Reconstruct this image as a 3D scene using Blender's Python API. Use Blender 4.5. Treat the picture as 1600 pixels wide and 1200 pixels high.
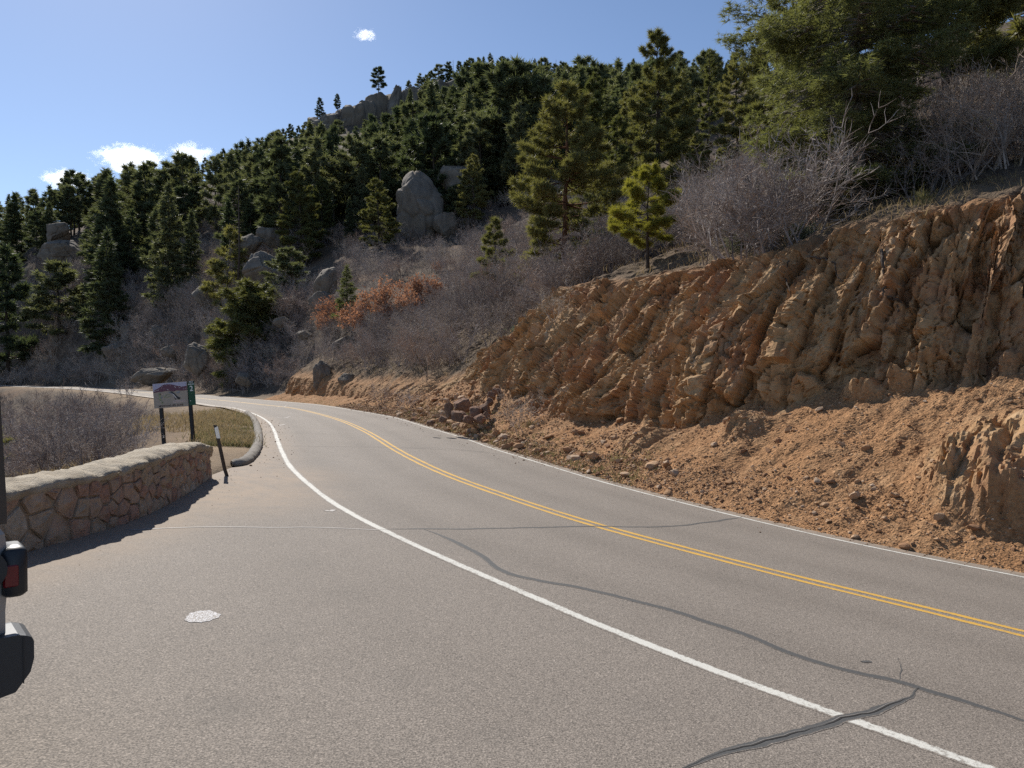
import bpy, math, random
import numpy as np
from mathutils import Vector, Matrix

# ------------------------------------------------------------------ camera, sky, sun, exposure
for o in list(bpy.data.objects): bpy.data.objects.remove(o)
SC = bpy.context.scene
COL = SC.collection
F = 1140.0; V0 = 585.0; CAMZ = 1.69            # focal length in photo pixels, horizon row, eye height
cam = bpy.data.cameras.new('camera'); cam.sensor_width = 36; cam.lens = 36 * F / 1600
cam.clip_start = 0.05; cam.clip_end = 9000
co = bpy.data.objects.new('camera', cam); COL.objects.link(co)
co.location = (0, 0, CAMZ); co.rotation_euler = (math.radians(90 - math.degrees(math.atan((600 - V0) / F))), 0, 0)
SC.camera = co
SUN_EL, SUN_AZ = math.radians(42), math.radians(-31)       # azimuth measured from +Y towards +X
TO_SUN = Vector((math.cos(SUN_EL) * math.sin(SUN_AZ), math.cos(SUN_EL) * math.cos(SUN_AZ), math.sin(SUN_EL)))
W = bpy.data.worlds.new('World'); SC.world = W; W.use_nodes = True
nt = W.node_tree; nt.nodes.clear()
sky = nt.nodes.new('ShaderNodeTexSky'); sky.sky_type = 'NISHITA'; sky.sun_disc = False
sky.sun_elevation = SUN_EL; sky.sun_rotation = SUN_AZ; sky.altitude = 2200; sky.air_density = 1.0; sky.dust_density = 1.2; sky.ozone_density = 2.2
bg = nt.nodes.new('ShaderNodeBackground'); bg.inputs['Strength'].default_value = 0.095
wo = nt.nodes.new('ShaderNodeOutputWorld')
nt.links.new(sky.outputs[0], bg.inputs[0]); nt.links.new(bg.outputs[0], wo.inputs[0])
sl = bpy.data.lights.new('sun', 'SUN'); sl.energy = 4.6; sl.angle = math.radians(0.5); sl.color = (1.0, 0.95, 0.87)
so = bpy.data.objects.new('sun', sl); COL.objects.link(so)
so.rotation_euler = (-TO_SUN).to_track_quat('-Z', 'Y').to_euler(); so.location = (-30, 40, 60)
SC.view_settings.view_transform = 'Standard'; SC.view_settings.look = 'None'
SC.view_settings.gamma = 1; SC.view_settings.use_curve_mapping = False
SC.view_settings.exposure = 0.45
SC.render.engine = 'CYCLES'; SC.cycles.use_denoising = False
SC.cycles.max_bounces = 6; SC.cycles.diffuse_bounces = 3; SC.cycles.glossy_bounces = 2
SC.cycles.transmission_bounces = 3; SC.cycles.transparent_max_bounces = 8; SC.cycles.volume_bounces = 2
SC.cycles.caustics_reflective = False; SC.cycles.caustics_refractive = False

# ------------------------------------------------------------------ helpers: noise, meshes, tags, materials
_r = np.random.RandomState(11)
_perm = _r.permutation(256); _perm = np.r_[_perm, _perm, _perm]
_grad = _r.normal(size=(256, 3)); _grad /= np.linalg.norm(_grad, axis=1)[:, None]
_cell = _r.rand(256, 3)

def perlin(x, y, z):
    x, y, z = np.broadcast_arrays(np.asarray(x, float), np.asarray(y, float), np.asarray(z, float))
    xi = np.floor(x).astype(int); yi = np.floor(y).astype(int); zi = np.floor(z).astype(int)
    xf, yf, zf = x - xi, y - yi, z - zi
    xi &= 255; yi &= 255; zi &= 255
    fx, fy, fz = [t * t * t * (t * (t * 6 - 15) + 10) for t in (xf, yf, zf)]
    out = 0
    for dx in (0, 1):
        a = _perm[xi + dx]; wx = fx if dx else 1 - fx
        for dy in (0, 1):
            b = _perm[a + yi + dy]; wy = fy if dy else 1 - fy
            for dz in (0, 1):
                g = _grad[_perm[b + zi + dz]]; wz = fz if dz else 1 - fz
                out = out + wx * wy * wz * (g[..., 0] * (xf - dx) + g[..., 1] * (yf - dy) + g[..., 2] * (zf - dz))
    return out * 1.6

def fbm(x, y, z, octv=4, gain=0.5):
    a, s, o = 1.0, 0, 1.0
    for i in range(octv):
        s = s + a * perlin(x * o + 17.3 * i, y * o - 9.1 * i, z * o + 4.7 * i); a *= gain; o *= 2.03
    return s

def ridged(x, y, z, octv=2):
    a, s, o = 1.0, 0, 1.0
    for i in range(octv):
        s = s + a * (1 - 2.2 * np.abs(perlin(x * o + 31 * i, y * o + 7 * i, z * o))); a *= 0.5; o *= 2.1
    return s

def worley(x, y, z, pn=2):
    xi = np.floor(x).astype(int); yi = np.floor(y).astype(int); zi = np.floor(z).astype(int)
    f1 = np.full(x.shape, 9.0); f2 = np.full(x.shape, 9.0); idn = np.zeros(x.shape); pl = np.zeros(x.shape)
    for dx in (-1, 0, 1):
        for dy in (-1, 0, 1):
            for dz in (-1, 0, 1):
                h = _perm[_perm[_perm[(xi + dx) & 255] + ((yi + dy) & 255)] + ((zi + dz) & 255)]
                c = _cell[h]
                d = (np.abs(xi + dx + c[..., 0] - x) ** pn + np.abs(yi + dy + c[..., 1] - y) ** pn + np.abs(zi + dz + c[..., 2] - z) ** pn) ** (1 / pn)
                m = d < f1
                g = _grad[h]                                     # every cell is a tilted flat facet
                pl = np.where(m, g[..., 0] * (x - xi - dx - c[..., 0]) + g[..., 1] * (y - yi - dy - c[..., 1]), pl)
                f2 = np.where(m, f1, np.minimum(f2, d)); idn = np.where(m, c[..., 0], idn); f1 = np.where(m, d, f1)
    return f1, f2, idn, pl

def sstep(a, b, x):
    t = np.clip((x - a) / (b - a), 0, 1); return t * t * (3 - 2 * t)

def mesh_np(name, V, Fc, mat=None, smooth=False):
    """Fc: (n,3) or (n,4) index array, or a list of such arrays"""
    me = bpy.data.meshes.new(name)
    V = np.asarray(V, np.float32).reshape(-1, 3)
    Fl = [np.asarray(f, np.int32) for f in (Fc if isinstance(Fc, list) else [Fc]) if len(f)]
    me.vertices.add(len(V)); me.vertices.foreach_set('co', V.ravel())
    li = np.concatenate([f.ravel() for f in Fl]); tot = np.concatenate([np.full(len(f), f.shape[1], np.int32) for f in Fl])
    st = np.r_[0, np.cumsum(tot)[:-1]].astype(np.int32)
    me.loops.add(len(li)); me.loops.foreach_set('vertex_index', li)
    me.polygons.add(len(tot)); me.polygons.foreach_set('loop_start', st)
    me.polygons.foreach_set('use_smooth', np.full(len(tot), smooth, bool))
    me.update(calc_edges=True)
    if mat is not None: me.materials.append(mat)
    return me

def link(name, data, parent=None, loc=None, rot=None, scale=None):
    o = bpy.data.objects.new(name, data); COL.objects.link(o)
    if parent is not None: o.parent = parent
    if loc is not None: o.location = loc
    if rot is not None: o.rotation_euler = rot
    if scale is not None: o.scale = scale if hasattr(scale, '__len__') else (scale,) * 3
    return o

def tag(o, label=None, cat=None, group=None, kind=None):
    if label: o['label'] = label
    if cat: o['category'] = cat
    if group: o['group'] = group
    if kind: o['kind'] = kind
    return o

def attr(me, name, vals):
    a = me.attributes.new(name, 'FLOAT', 'POINT'); a.data.foreach_set('value', np.asarray(vals, np.float32).ravel())

def grid_faces(nr, nc):
    i = np.arange(nr - 1)[:, None] * nc + np.arange(nc - 1)[None, :]
    return np.stack([i, i + 1, i + nc + 1, i + nc], -1).reshape(-1, 4)

def segs_mesh(P0, P1, R0, R1, sides=3):
    """tapered prisms for n segments -> V, F(quads)"""
    P0, P1 = np.asarray(P0, float), np.asarray(P1, float); n = len(P0)
    d = P1 - P0; d /= np.linalg.norm(d, axis=1)[:, None] + 1e-9
    ref = np.where(np.abs(d[:, 2:3]) < 0.9, np.array([[0, 0, 1.0]]), np.array([[1.0, 0, 0]]))
    a = np.cross(d, ref); a /= np.linalg.norm(a, axis=1)[:, None] + 1e-9; b = np.cross(d, a)
    ang = np.arange(sides) * 2 * np.pi / sides
    ring = a[:, None, :] * np.cos(ang)[None, :, None] + b[:, None, :] * np.sin(ang)[None, :, None]
    V = np.concatenate([P0[:, None, :] + ring * np.asarray(R0)[:, None, None], P1[:, None, :] + ring * np.asarray(R1)[:, None, None]], 1)
    k = np.arange(sides); q = np.stack([k, (k + 1) % sides, (k + 1) % sides + sides, k + sides], -1)
    Fq = (np.arange(n) * 2 * sides)[:, None, None] + q[None]
    return V.reshape(-1, 3), Fq.reshape(-1, 4)

def tube(P, R, sides=8, cap=True):
    """one continuous tapered tube along points -> V, [quads, tris]"""
    P = np.asarray(P, float); R = np.broadcast_to(np.asarray(R, float), (len(P),)); n = len(P)
    T = np.gradient(P, axis=0); T /= np.linalg.norm(T, axis=1)[:, None] + 1e-9
    up = np.array([0, 0, 1.0]) if abs(T[0, 2]) < 0.8 else np.array([1.0, 0, 0])
    a = np.cross(T, up); a /= np.linalg.norm(a, axis=1)[:, None] + 1e-9; b = np.cross(T, a)
    ang = np.arange(sides) * 2 * np.pi / sides
    V = P[:, None, :] + R[:, None, None] * (a[:, None, :] * np.cos(ang)[None, :, None] + b[:, None, :] * np.sin(ang)[None, :, None])
    V = V.reshape(-1, 3); k = np.arange(sides)
    Fq = np.concatenate([np.stack([i * sides + k, i * sides + (k + 1) % sides, (i + 1) * sides + (k + 1) % sides, (i + 1) * sides + k], -1) for i in range(n - 1)])
    Ft = np.zeros((0, 3), int)
    if cap:
        V = np.r_[V, P[:1], P[-1:]]; m = n * sides
        Ft = np.r_[np.stack([np.full(sides, m), (k + 1) % sides, k], -1), np.stack([np.full(sides, m + 1), (n - 1) * sides + k, (n - 1) * sides + (k + 1) % sides], -1)]
    return V, [Fq, Ft]

class Bag:
    """collects pieces into one mesh"""
    def __init__(s): s.V, s.Q, s.T, s.n = [], [], [], 0
    def add(s, V, Fs):
        V = np.asarray(V, float).reshape(-1, 3)
        for f in (Fs if isinstance(Fs, list) else [Fs]):
            f = np.asarray(f)
            if len(f): (s.Q if f.shape[1] == 4 else s.T).append(f + s.n)
        s.V.append(V); s.n += len(V); return s
    def box(s, c, d, rz=0.0, bev=0.0, M=None):
        hx, hy, hz = [q / 2 for q in d]; bev = min(bev, hx * .9, hy * .9, hz * .9)
        pts = []
        if bev <= 0:
            pts = [(x, y, z) for z in (-hz, hz) for x, y in ((-hx, -hy), (hx, -hy), (hx, hy), (-hx, hy))]
            V = np.array(pts); Q = np.array([(3, 2, 1, 0), (4, 5, 6, 7), (0, 1, 5, 4), (1, 2, 6, 5), (2, 3, 7, 6), (3, 0, 4, 7)]); T = np.zeros((0, 3), int)
        else:
            rings = []
            for z, i in ((-hz, bev), (-hz + bev, 0), (hz - bev, 0), (hz, bev)):
                a, b = hx - i, hy - i; c_ = bev * (1 if i == 0 else .7)
                rings.append([(-a + c_, -b, z), (a - c_, -b, z), (a, -b + c_, z), (a, b - c_, z), (a - c_, b, z), (-a + c_, b, z), (-a, b - c_, z), (-a, -b + c_, z)])
            V = np.array(rings).reshape(-1, 3); k = np.arange(8)
            Q = np.concatenate([np.stack([r * 8 + k, r * 8 + (k + 1) % 8, (r + 1) * 8 + (k + 1) % 8, (r + 1) * 8 + k], -1) for r in range(3)])
            T = np.array([(0, i + 1, i) for i in range(1, 7)] + [(24, 24 + i, 24 + i + 1) for i in range(1, 7)])
        ca, sa = math.cos(rz), math.sin(rz)
        V = np.c_[V[:, 0] * ca - V[:, 1] * sa, V[:, 0] * sa + V[:, 1] * ca, V[:, 2]] + np.array(c)
        return s.add(V, [Q, T])
    def mesh(s, name, mat=None, smooth=False):
        Fl = ([np.concatenate(s.Q)] if s.Q else []) + ([np.concatenate(s.T)] if s.T else [])
        return mesh_np(name, np.concatenate(s.V), Fl, mat, smooth)

class Mat:
    def __init__(s, name, rough=0.8, spec=0.3):
        s.m = bpy.data.materials.new(name); s.m.use_nodes = True; s.t = s.m.node_tree
        s.b = s.t.nodes['Principled BSDF']; s.b.inputs['Roughness'].default_value = rough
        s.b.inputs['Specular IOR Level'].default_value = spec; s.co = None
    def n(s, t, **kw):
        nd = s.t.nodes.new('ShaderNode' + t)
        for k, v in kw.items(): setattr(nd, k, v)
        return nd
    def l(s, a, b): s.t.links.new(a, b)
    def coord(s, which='Object'):
        if s.co is None: s.co = s.n('TexCoord')
        return s.co.outputs[which]
    def noise(s, scale, detail=4, rough=0.6, vec=None, stretch=None):
        nd = s.n('TexNoise'); nd.inputs['Scale'].default_value = scale; nd.inputs['Detail'].default_value = detail; nd.inputs['Roughness'].default_value = rough
        v = vec if vec is not None else s.coord()
        if stretch:
            mp = s.n('Mapping'); mp.inputs['Scale'].default_value = stretch; s.l(v, mp.inputs[0]); v = mp.outputs[0]
        s.l(v, nd.inputs['Vector']); return nd.outputs['Fac']
    def ramp(s, fac, stops, interp='LINEAR'):
        nd = s.n('ValToRGB'); e = nd.color_ramp.elements; nd.color_ramp.interpolation = interp
        while len(e) < len(stops): e.new(0.5)
        for el, (p, c) in zip(e, stops):
            el.position = p; el.color = (c, c, c, 1) if not hasattr(c, '__len__') else tuple(c) + (1,)
        s.l(fac, nd.inputs[0]); return nd.outputs[0]
    def mix(s, fac, a, b, mode='MIX'):
        nd = s.n('MixRGB', blend_type=mode)
        for v, i in ((fac, 0), (a, 1), (b, 2)):
            if hasattr(v, 'is_output') or hasattr(v, 'links'): s.l(v, nd.inputs[i])
            else: nd.inputs[i].default_value = v if i == 0 else (tuple(v) + (1,) if hasattr(v, '__len__') else (v, v, v, 1))
        return nd.outputs[0]
    def attr(s, name):
        nd = s.n('Attribute', attribute_name=name); return nd.outputs['Fac']
    def rand(s): return s.n('ObjectInfo').outputs['Random']
    def color(s, c):
        if hasattr(c, 'links'): s.l(c, s.b.inputs['Base Color'])
        else: s.b.inputs['Base Color'].default_value = tuple(c) + (1,)
        return s
    def bump(s, h, strength=0.5, dist=0.02):
        nd = s.n('Bump'); nd.inputs['Strength'].default_value = strength; nd.inputs['Distance'].default_value = dist
        s.l(h, nd.inputs['Height']); s.l(nd.outputs[0], s.b.inputs['Normal']); return s
    def translucent(s, col, amt):
        out = s.t.nodes['Material Output']; tr = s.n('BsdfTranslucent'); mx = s.n('MixShader'); mx.inputs[0].default_value = amt
        if hasattr(col, 'links'): s.l(col, tr.inputs[0])
        else: tr.inputs[0].default_value = tuple(col) + (1,)
        s.l(s.b.outputs[0], mx.inputs[1]); s.l(tr.outputs[0], mx.inputs[2]); s.l(mx.outputs[0], out.inputs[0]); return s

def simple(name, c, rough=0.7, var=0.15, scale=6.0, metal=0.0, spec=0.3):
    m = Mat(name, rough, spec); f = m.noise(scale, 5, 0.6)
    m.color(m.mix(f, [q * (1 - var) for q in c], [min(1, q * (1 + var)) for q in c])); m.b.inputs['Metallic'].default_value = metal
    return m.m

# ------------------------------------------------------------------ materials
def asphalt_nodes(m):
    """returns colour and height of worn asphalt"""
    big = m.noise(0.35, 4, 0.6); mid = m.noise(2.2, 5, 0.65)
    sp = m.noise(100, 2, 0.7); vo = m.n('TexVoronoi'); vo.inputs['Scale'].default_value = 120; m.l(m.coord(), vo.inputs['Vector'])
    base = m.mix(big, (0.172, 0.146, 0.122), (0.248, 0.212, 0.179))
    base = m.mix(m.ramp(mid, [(0.35, 0.0), (0.7, 0.6)]), base, (0.232, 0.199, 0.168))
    grit = m.ramp(sp, [(0.33, 0.45), (0.5, 1.0), (0.68, 1.6)])
    base = m.mix(1.0, base, grit, 'MULTIPLY')
    stone = m.ramp(vo.outputs['Color'], [(0.0, 0.62), (0.75, 1.02), (0.9, 1.2), (0.965, 1.3), (1.0, 2.1)])
    base = m.mix(1.0, base, stone, 'MULTIPLY')
    h = m.mix(0.5, vo.outputs['Distance'], sp)
    return base, h
M = {}
m = Mat('asphalt', 0.82, 0.35); c, h = asphalt_nodes(m)
c = m.mix(m.mix(1.0, m.attr('wheel'), m.ramp(m.noise(1.1, 5, .7), [(.3, .25), (.7, 1.0)]), 'MULTIPLY'), c, m.mix(1.0, c, (0.72, 0.71, 0.70), 'MULTIPLY'))
c = m.mix(m.attr('oil'), c, (0.085, 0.078, 0.070))
dust = m.ramp(m.attr('dust'), [(0.0, 0.0), (1.0, 1.0)]); dn = m.mix(1.0, dust, m.ramp(m.noise(3.5, 5, 0.7), [(0.3, 0.2), (0.6, 1.0)]), 'MULTIPLY')
m.color(m.mix(dn, c, (0.30, 0.225, 0.16))); m.bump(h, 0.55, 0.006); M['asphalt'] = m.m
def paint(name, col, wear, sc_=38):
    m = Mat(name, 0.7, 0.3); c, h = asphalt_nodes(m)
    n1 = m.noise(sc_, 4, 0.75); n2 = m.noise(3, 3, 0.6)
    e_ = m.ramp(m.attr('edge'), [(0.0, 0.0), (0.75, 1.0)]); f = m.ramp(m.mix(0.22, m.mix(0.35, n1, n2), e_) if sc_ < 60 else n1, [(wear - 0.06, 0.0), (wear + 0.05, 1.0)])
    m.color(m.mix(f, c, m.mix(m.noise(9, 4), [q * 0.86 for q in col], col))); 
    if sc_ < 60: m.bump(h, 0.4, 0.005)
    return m.m
M['white'] = paint('road paint white', (0.60, 0.585, 0.53), 0.55)
M['yellow'] = paint('road paint yellow', (0.60, 0.35, 0.06), 0.53)
M['scuff'] = paint('pale scuff', (0.46, 0.43, 0.40), 0.50)
M['spray'] = paint('white spray paint', (0.74, 0.74, 0.76), 0.53, 105)
m = Mat('crack sealant', 0.7, 0.3); c, h = asphalt_nodes(m); f = m.ramp(m.mix(0.5, m.noise(55, 4, .75), m.attr('edge')), [(0.30, 0.0), (0.44, 1.0)]); m.color(m.mix(f, c, m.mix(m.noise(40, 4, .7), (0.050, 0.051, 0.051), (0.10, 0.098, 0.095)))); m.bump(h, .4, .004); M['seal'] = m.m
M['crack'] = simple('open crack', (0.025, 0.022, 0.02), 0.95)
M['crackpale'] = simple('crack edge grit', (0.24, 0.22, 0.20), 0.95)

# road-cut rock and scree: colour zones from the mesh attribute 'rock' (1 = rock face, 0 = loose scree) and 'soil'
m = Mat('weathered rock and scree', 0.95, 0.15)
co_ = m.coord()
n1 = m.noise(0.55, 6, 0.65); n2 = m.noise(2.4, 6, 0.7); n3 = m.noise(11, 5, 0.75); n4 = m.noise(45, 4, 0.7)
rock = m.ramp(n2, [(0.26, (0.185, 0.108, 0.058)), (0.42, (0.335, 0.203, 0.102)), (0.55, (0.415, 0.263, 0.136)), (0.72, (0.49, 0.345, 0.205))])
rock = m.mix(m.ramp(n1, [(0.48, 0.0), (0.62, 0.75)]), rock, (0.30, 0.150, 0.082))
rock = m.mix(m.ramp(m.noise(1.6, 4, 0.6, stretch=(1, 1, 0.35)), [(0.60, 0.0), (0.72, 0.7)]), rock, (0.48, 0.38, 0.27))
rock = m.mix(m.ramp(n3, [(0.2, 0.55), (0.45, 0.0)]), rock, (0.085, 0.052, 0.034))
scree = m.ramp(n2, [(0.3, (0.245, 0.130, 0.064)), (0.5, (0.345, 0.193, 0.096)), (0.7, (0.415, 0.258, 0.140))])
scree = m.mix(m.ramp(n1, [(0.42, 0.0), (0.6, 0.7)]), scree, (0.36, 0.188, 0.086))
vo = m.n('TexVoronoi'); vo.inputs['Scale'].default_value = 26; m.l(co_, vo.inputs['Vector'])
scree = m.mix(1.0, scree, m.ramp(vo.outputs['Color'], [(0, 0.62), (0.6, 0.98), (0.9, 1.25), (1, 1.7)]), 'MULTIPLY')
soil = m.mix(n3, (0.11, 0.075, 0.048), (0.20, 0.145, 0.095))
c = m.mix(m.attr('rock'), scree, rock); c = m.mix(m.attr('soil'), c, soil)
m.color(c)
def edges(scale, st):
    v_ = m.n('TexVoronoi'); v_.feature = 'DISTANCE_TO_EDGE'; v_.inputs['Scale'].default_value = scale
    mp = m.n('Mapping'); mp.inputs['Scale'].default_value = st; wv = m.mix(0.06, co_, m.n('TexNoise').outputs['Color'], 'ADD'); m.l(wv, mp.inputs[0]); m.l(mp.outputs[0], v_.inputs['Vector']); return m.ramp(v_.outputs['Distance'], [(0.0, 0.0), (0.10, 1.0)])
def facets(scale, st):
    v_ = m.n('TexVoronoi'); v_.inputs['Scale'].default_value = 1.0; mp = m.n('Mapping'); mp.inputs['Scale'].default_value = [scale * q for q in st]
    wv = m.mix(0.03, co_, m.n('TexNoise').outputs['Color'], 'ADD'); m.l(wv, mp.inputs[0]); m.l(mp.outputs[0], v_.inputs['Vector'])
    a, b, d = [m.n('VectorMath') for _ in range(3)]; a.operation = 'SUBTRACT'; b.operation = 'SUBTRACT'; d.operation = 'DOT_PRODUCT'
    m.l(mp.outputs[0], a.inputs[0]); m.l(v_.outputs['Position'], a.inputs[1]); m.l(v_.outputs['Color'], b.inputs[0]); b.inputs[1].default_value = (.5, .5, .5); m.l(a.outputs[0], d.inputs[0]); m.l(b.outputs[0], d.inputs[1])
    q = m.n('MapRange'); q.inputs['From Min'].default_value = -.6; q.inputs['From Max'].default_value = .6; m.l(d.outputs['Value'], q.inputs['Value']); return q.outputs['Result']
frac = m.mix(0.4, facets(4.5, (1, 1, .55)), facets(13.0, (1, 1, .7)))
hr = m.mix(0.72, m.mix(.4, n3, n4), frac); hs = m.mix(0.5, n3, m.mix(0.5, n4, vo.outputs['Distance']))
m.bump(m.mix(m.attr('rock'), hs, hr), 1.0, 0.07); M['bank'] = m.m

m = Mat('hillside soil', 0.97, 0.1)
n1 = m.noise(0.12, 5, 0.6); n2 = m.noise(0.9, 6, 0.7); n3 = m.noise(7, 5, 0.75)
c = m.ramp(n2, [(0.3, (0.060, 0.046, 0.037)), (0.5, (0.100, 0.078, 0.060)), (0.68, (0.155, 0.120, 0.088))])
c = m.mix(m.ramp(n1, [(0.5, 0.0), (0.65, 0.5)]), c, (0.19, 0.12, 0.075))
c = m.mix(1.0, c, m.ramp(n3, [(0.25, 0.6), (0.7, 1.35)]), 'MULTIPLY')
m.color(m.mix(m.attr('dirt'), c, m.mix(n3, (0.22, 0.155, 0.10), (0.34, 0.26, 0.175)))); m.bump(m.mix(0.5, n3, n2), 0.8, 0.15); M['terrain'] = m.m

def granite(name, a, b, seam):
    m = Mat(name, 0.9, 0.2); n1 = m.noise(0.35, 6, 0.7); n2 = m.noise(2.5, 6, 0.75); n3 = m.noise(16, 4, .7)
    c = m.mix(m.ramp(n1, [(0.3, 0.0), (0.7, 1.0)]), a, b)
    c = m.mix(1.0, c, m.ramp(n2, [(0.25, 0.55), (0.5, 1.0), (0.75, 1.25)]), 'MULTIPLY')
    c = m.mix(m.ramp(m.noise(0.8, 5, .6, stretch=(1, 1, .3)), [(0.58, 0.0), (0.68, 0.6)]), c, seam)
    m.color(m.mix(m.mix(1.0, m.rand(), 0.35, 'MULTIPLY'), c, (0.17, 0.135, 0.10))); m.bump(m.mix(.5, n2, n3), 0.7, 0.12); return m.m
M['granite'] = granite('granite', (0.150, 0.130, 0.108), (0.225, 0.195, 0.160), (0.075, 0.068, 0.060))
M['redrock'] = granite('dark red rock', (0.22, 0.120, 0.082), (0.33, 0.205, 0.140), (0.13, 0.075, 0.058))
m = Mat('loose stone', 0.95, 0.15); r_ = m.rand(); n2 = m.noise(9, 4, .7)
c = m.ramp(r_, [(0, (0.26, 0.140, 0.078)), (0.45, (0.38, 0.225, 0.122)), (0.8, (0.46, 0.31, 0.195)), (1.0, (0.44, 0.33, 0.24))])
m.color(m.mix(1.0, c, m.ramp(n2, [(0.3, .7), (0.7, 1.2)]), 'MULTIPLY')); m.bump(n2, .5, .02); M['stone'] = m.m
m = Mat('scree gravel', 0.95, 0.15); r_ = m.attr('tone')
m.color(m.ramp(r_, [(0, (0.20, 0.110, 0.062)), (0.5, (0.335, 0.195, 0.104)), (0.85, (0.43, 0.285, 0.17)), (1.0, (0.46, 0.35, 0.26))])); M['gravel'] = m.m

m = Mat('wall stone', 0.93, 0.2); r_ = m.rand(); n2 = m.noise(7, 6, .7); n3 = m.noise(40, 4, .7)
c = m.ramp(r_, [(0, (0.35, 0.205, 0.150)), (0.35, (0.43, 0.280, 0.208)), (0.7, (0.42, 0.315, 0.232)), (0.93, (0.43, 0.345, 0.255)), (1.0, (0.50, 0.44, 0.36))])
c = m.mix(1.0, c, m.ramp(n2, [(0.25, .6), (0.5, 1.0), (0.75, 1.3)]), 'MULTIPLY')
c = m.mix(m.ramp(m.noise(2.1, 5, .7), [(0.5, 0.0), (0.62, 0.75)]), c, (0.40, 0.32, 0.235))
m.color(c); m.bump(m.mix(.4, n2, n3), 1.0, .045); M['wallstone'] = m.m
m = Mat('lime mortar', 0.95, 0.15); n2 = m.noise(5, 6, .7); n3 = m.noise(50, 4, .7)
m.color(m.ramp(n2, [(0.3, (0.26, 0.20, 0.145)), (0.55, (0.37, 0.295, 0.215)), (0.75, (0.44, 0.365, 0.275))])); m.bump(m.mix(.5, n2, n3), .8, .03); M['mortar'] = m.m
m = Mat('pale coping', 0.92, 0.2); n2 = m.noise(3, 6, .7); n3 = m.noise(45, 4, .7)
m.color(m.ramp(n2, [(0.3, (0.30, 0.25, 0.185)), (0.55, (0.43, 0.37, 0.285)), (0.75, (0.50, 0.44, 0.35))])); m.bump(m.mix(.5, n2, n3), 1.0, .04); M['coping'] = m.m
m = Mat('weathered kerb', 0.9, 0.2); n2 = m.noise(4, 6, .7); n3 = m.noise(60, 3, .7)
m.color(m.ramp(n2, [(0.3, (0.13, 0.115, 0.10)), (0.6, (0.25, 0.225, 0.195))])); m.bump(m.mix(.5, n2, n3), .6, .015); M['kerb'] = m.m

def bark(name, a, b):
    m = Mat(name, 0.95, 0.1); n = m.noise(6, 5, .7, stretch=(1, 1, .25)); m.color(m.ramp(n, [(0.3, a), (0.65, b)])); m.bump(n, .8, .05); return m.m
M['bark_red'] = bark('orange pine bark', (0.075, 0.040, 0.026), (0.21, 0.105, 0.062))
M['bark_dark'] = bark('dark bark', (0.04, 0.032, 0.027), (0.11, 0.085, 0.068))
M['bark_grey'] = bark('dead grey wood', (0.14, 0.12, 0.105), (0.27, 0.24, 0.21))
def needles(name, a, b, tr, amt=0.35):
    m = Mat(name, 0.6, 0.25); f = m.mix(0.5, m.noise(0.7, 4, .7), m.rand()); c = m.mix(m.ramp(f, [(0.25, 0), (0.75, 1)]), a, b); c = m.mix(m.mix(1.0, m.rand(), .45, 'MULTIPLY'), c, [q * 1.35 for q in (b[0], b[1] * .93, b[2])])
    m.color(c); m.translucent(m.mix(1.0, c, tr, 'MULTIPLY'), amt); return m.m
M['needle_far'] = needles('pine needles dark', (0.070, 0.090, 0.050), (0.132, 0.145, 0.078), (1.5, 1.5, 0.9))
M['needle_mid'] = needles('pine needles', (0.092, 0.105, 0.042), (0.170, 0.170, 0.072), (1.6, 1.55, 0.8))
M['needle_young'] = needles('young pine needles', (0.215, 0.215, 0.055), (0.31, 0.295, 0.09), (1.7, 1.6, 0.7), .42)
M['needle_fir'] = needles('fir needles', (0.070, 0.090, 0.042), (0.130, 0.146, 0.066), (1.5, 1.45, 0.8), .45)
def twig(name, a, b):
    m = Mat(name, 0.85, 0.2); f = m.mix(0.5, m.noise(1.2, 3, .6), m.rand()); m.color(m.mix(f, a, b)); return m.m
m = Mat('bare oak twigs', 0.85, 0.2); c = m.ramp(m.rand(), [(0.0, (0.19, 0.158, 0.145)), (0.3, (0.33, 0.28, 0.25)), (0.6, (0.43, 0.375, 0.335)), (0.85, (0.36, 0.265, 0.21)), (1.0, (0.46, 0.40, 0.33))]); m.color(m.mix(1.0, c, m.ramp(m.noise(3, 3, .7), [(0.3, .65), (0.7, 1.3)]), 'MULTIPLY')); M['twig'] = m.m
m = Mat('dry oak leaves', 0.75, 0.2); f = m.mix(0.5, m.noise(2.5, 3, .7), m.rand()); c = m.mix(f, (0.21, 0.105, 0.064), (0.36, 0.205, 0.130)); m.color(c); m.translucent(m.mix(1., c, (1.4, 1.2, 1.0), 'MULTIPLY'), .4); M['orange'] = m.m
def grassmat(name, a, b):
    m = Mat(name, 0.8, 0.15); c = m.mix(m.ramp(m.noise(0.9, 4, .7), [(0.3, 0), (0.7, 1)]), a, b); m.color(c); m.translucent(c, .35); return m.m
M['grass'] = grassmat('dry green grass', (0.15, 0.155, 0.06), (0.27, 0.225, 0.105))
M['straw'] = grassmat('straw grass', (0.26, 0.19, 0.095), (0.36, 0.275, 0.15))
M['sage'] = grassmat('sage leaves', (0.15, 0.165, 0.10), (0.23, 0.235, 0.155))

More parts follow.
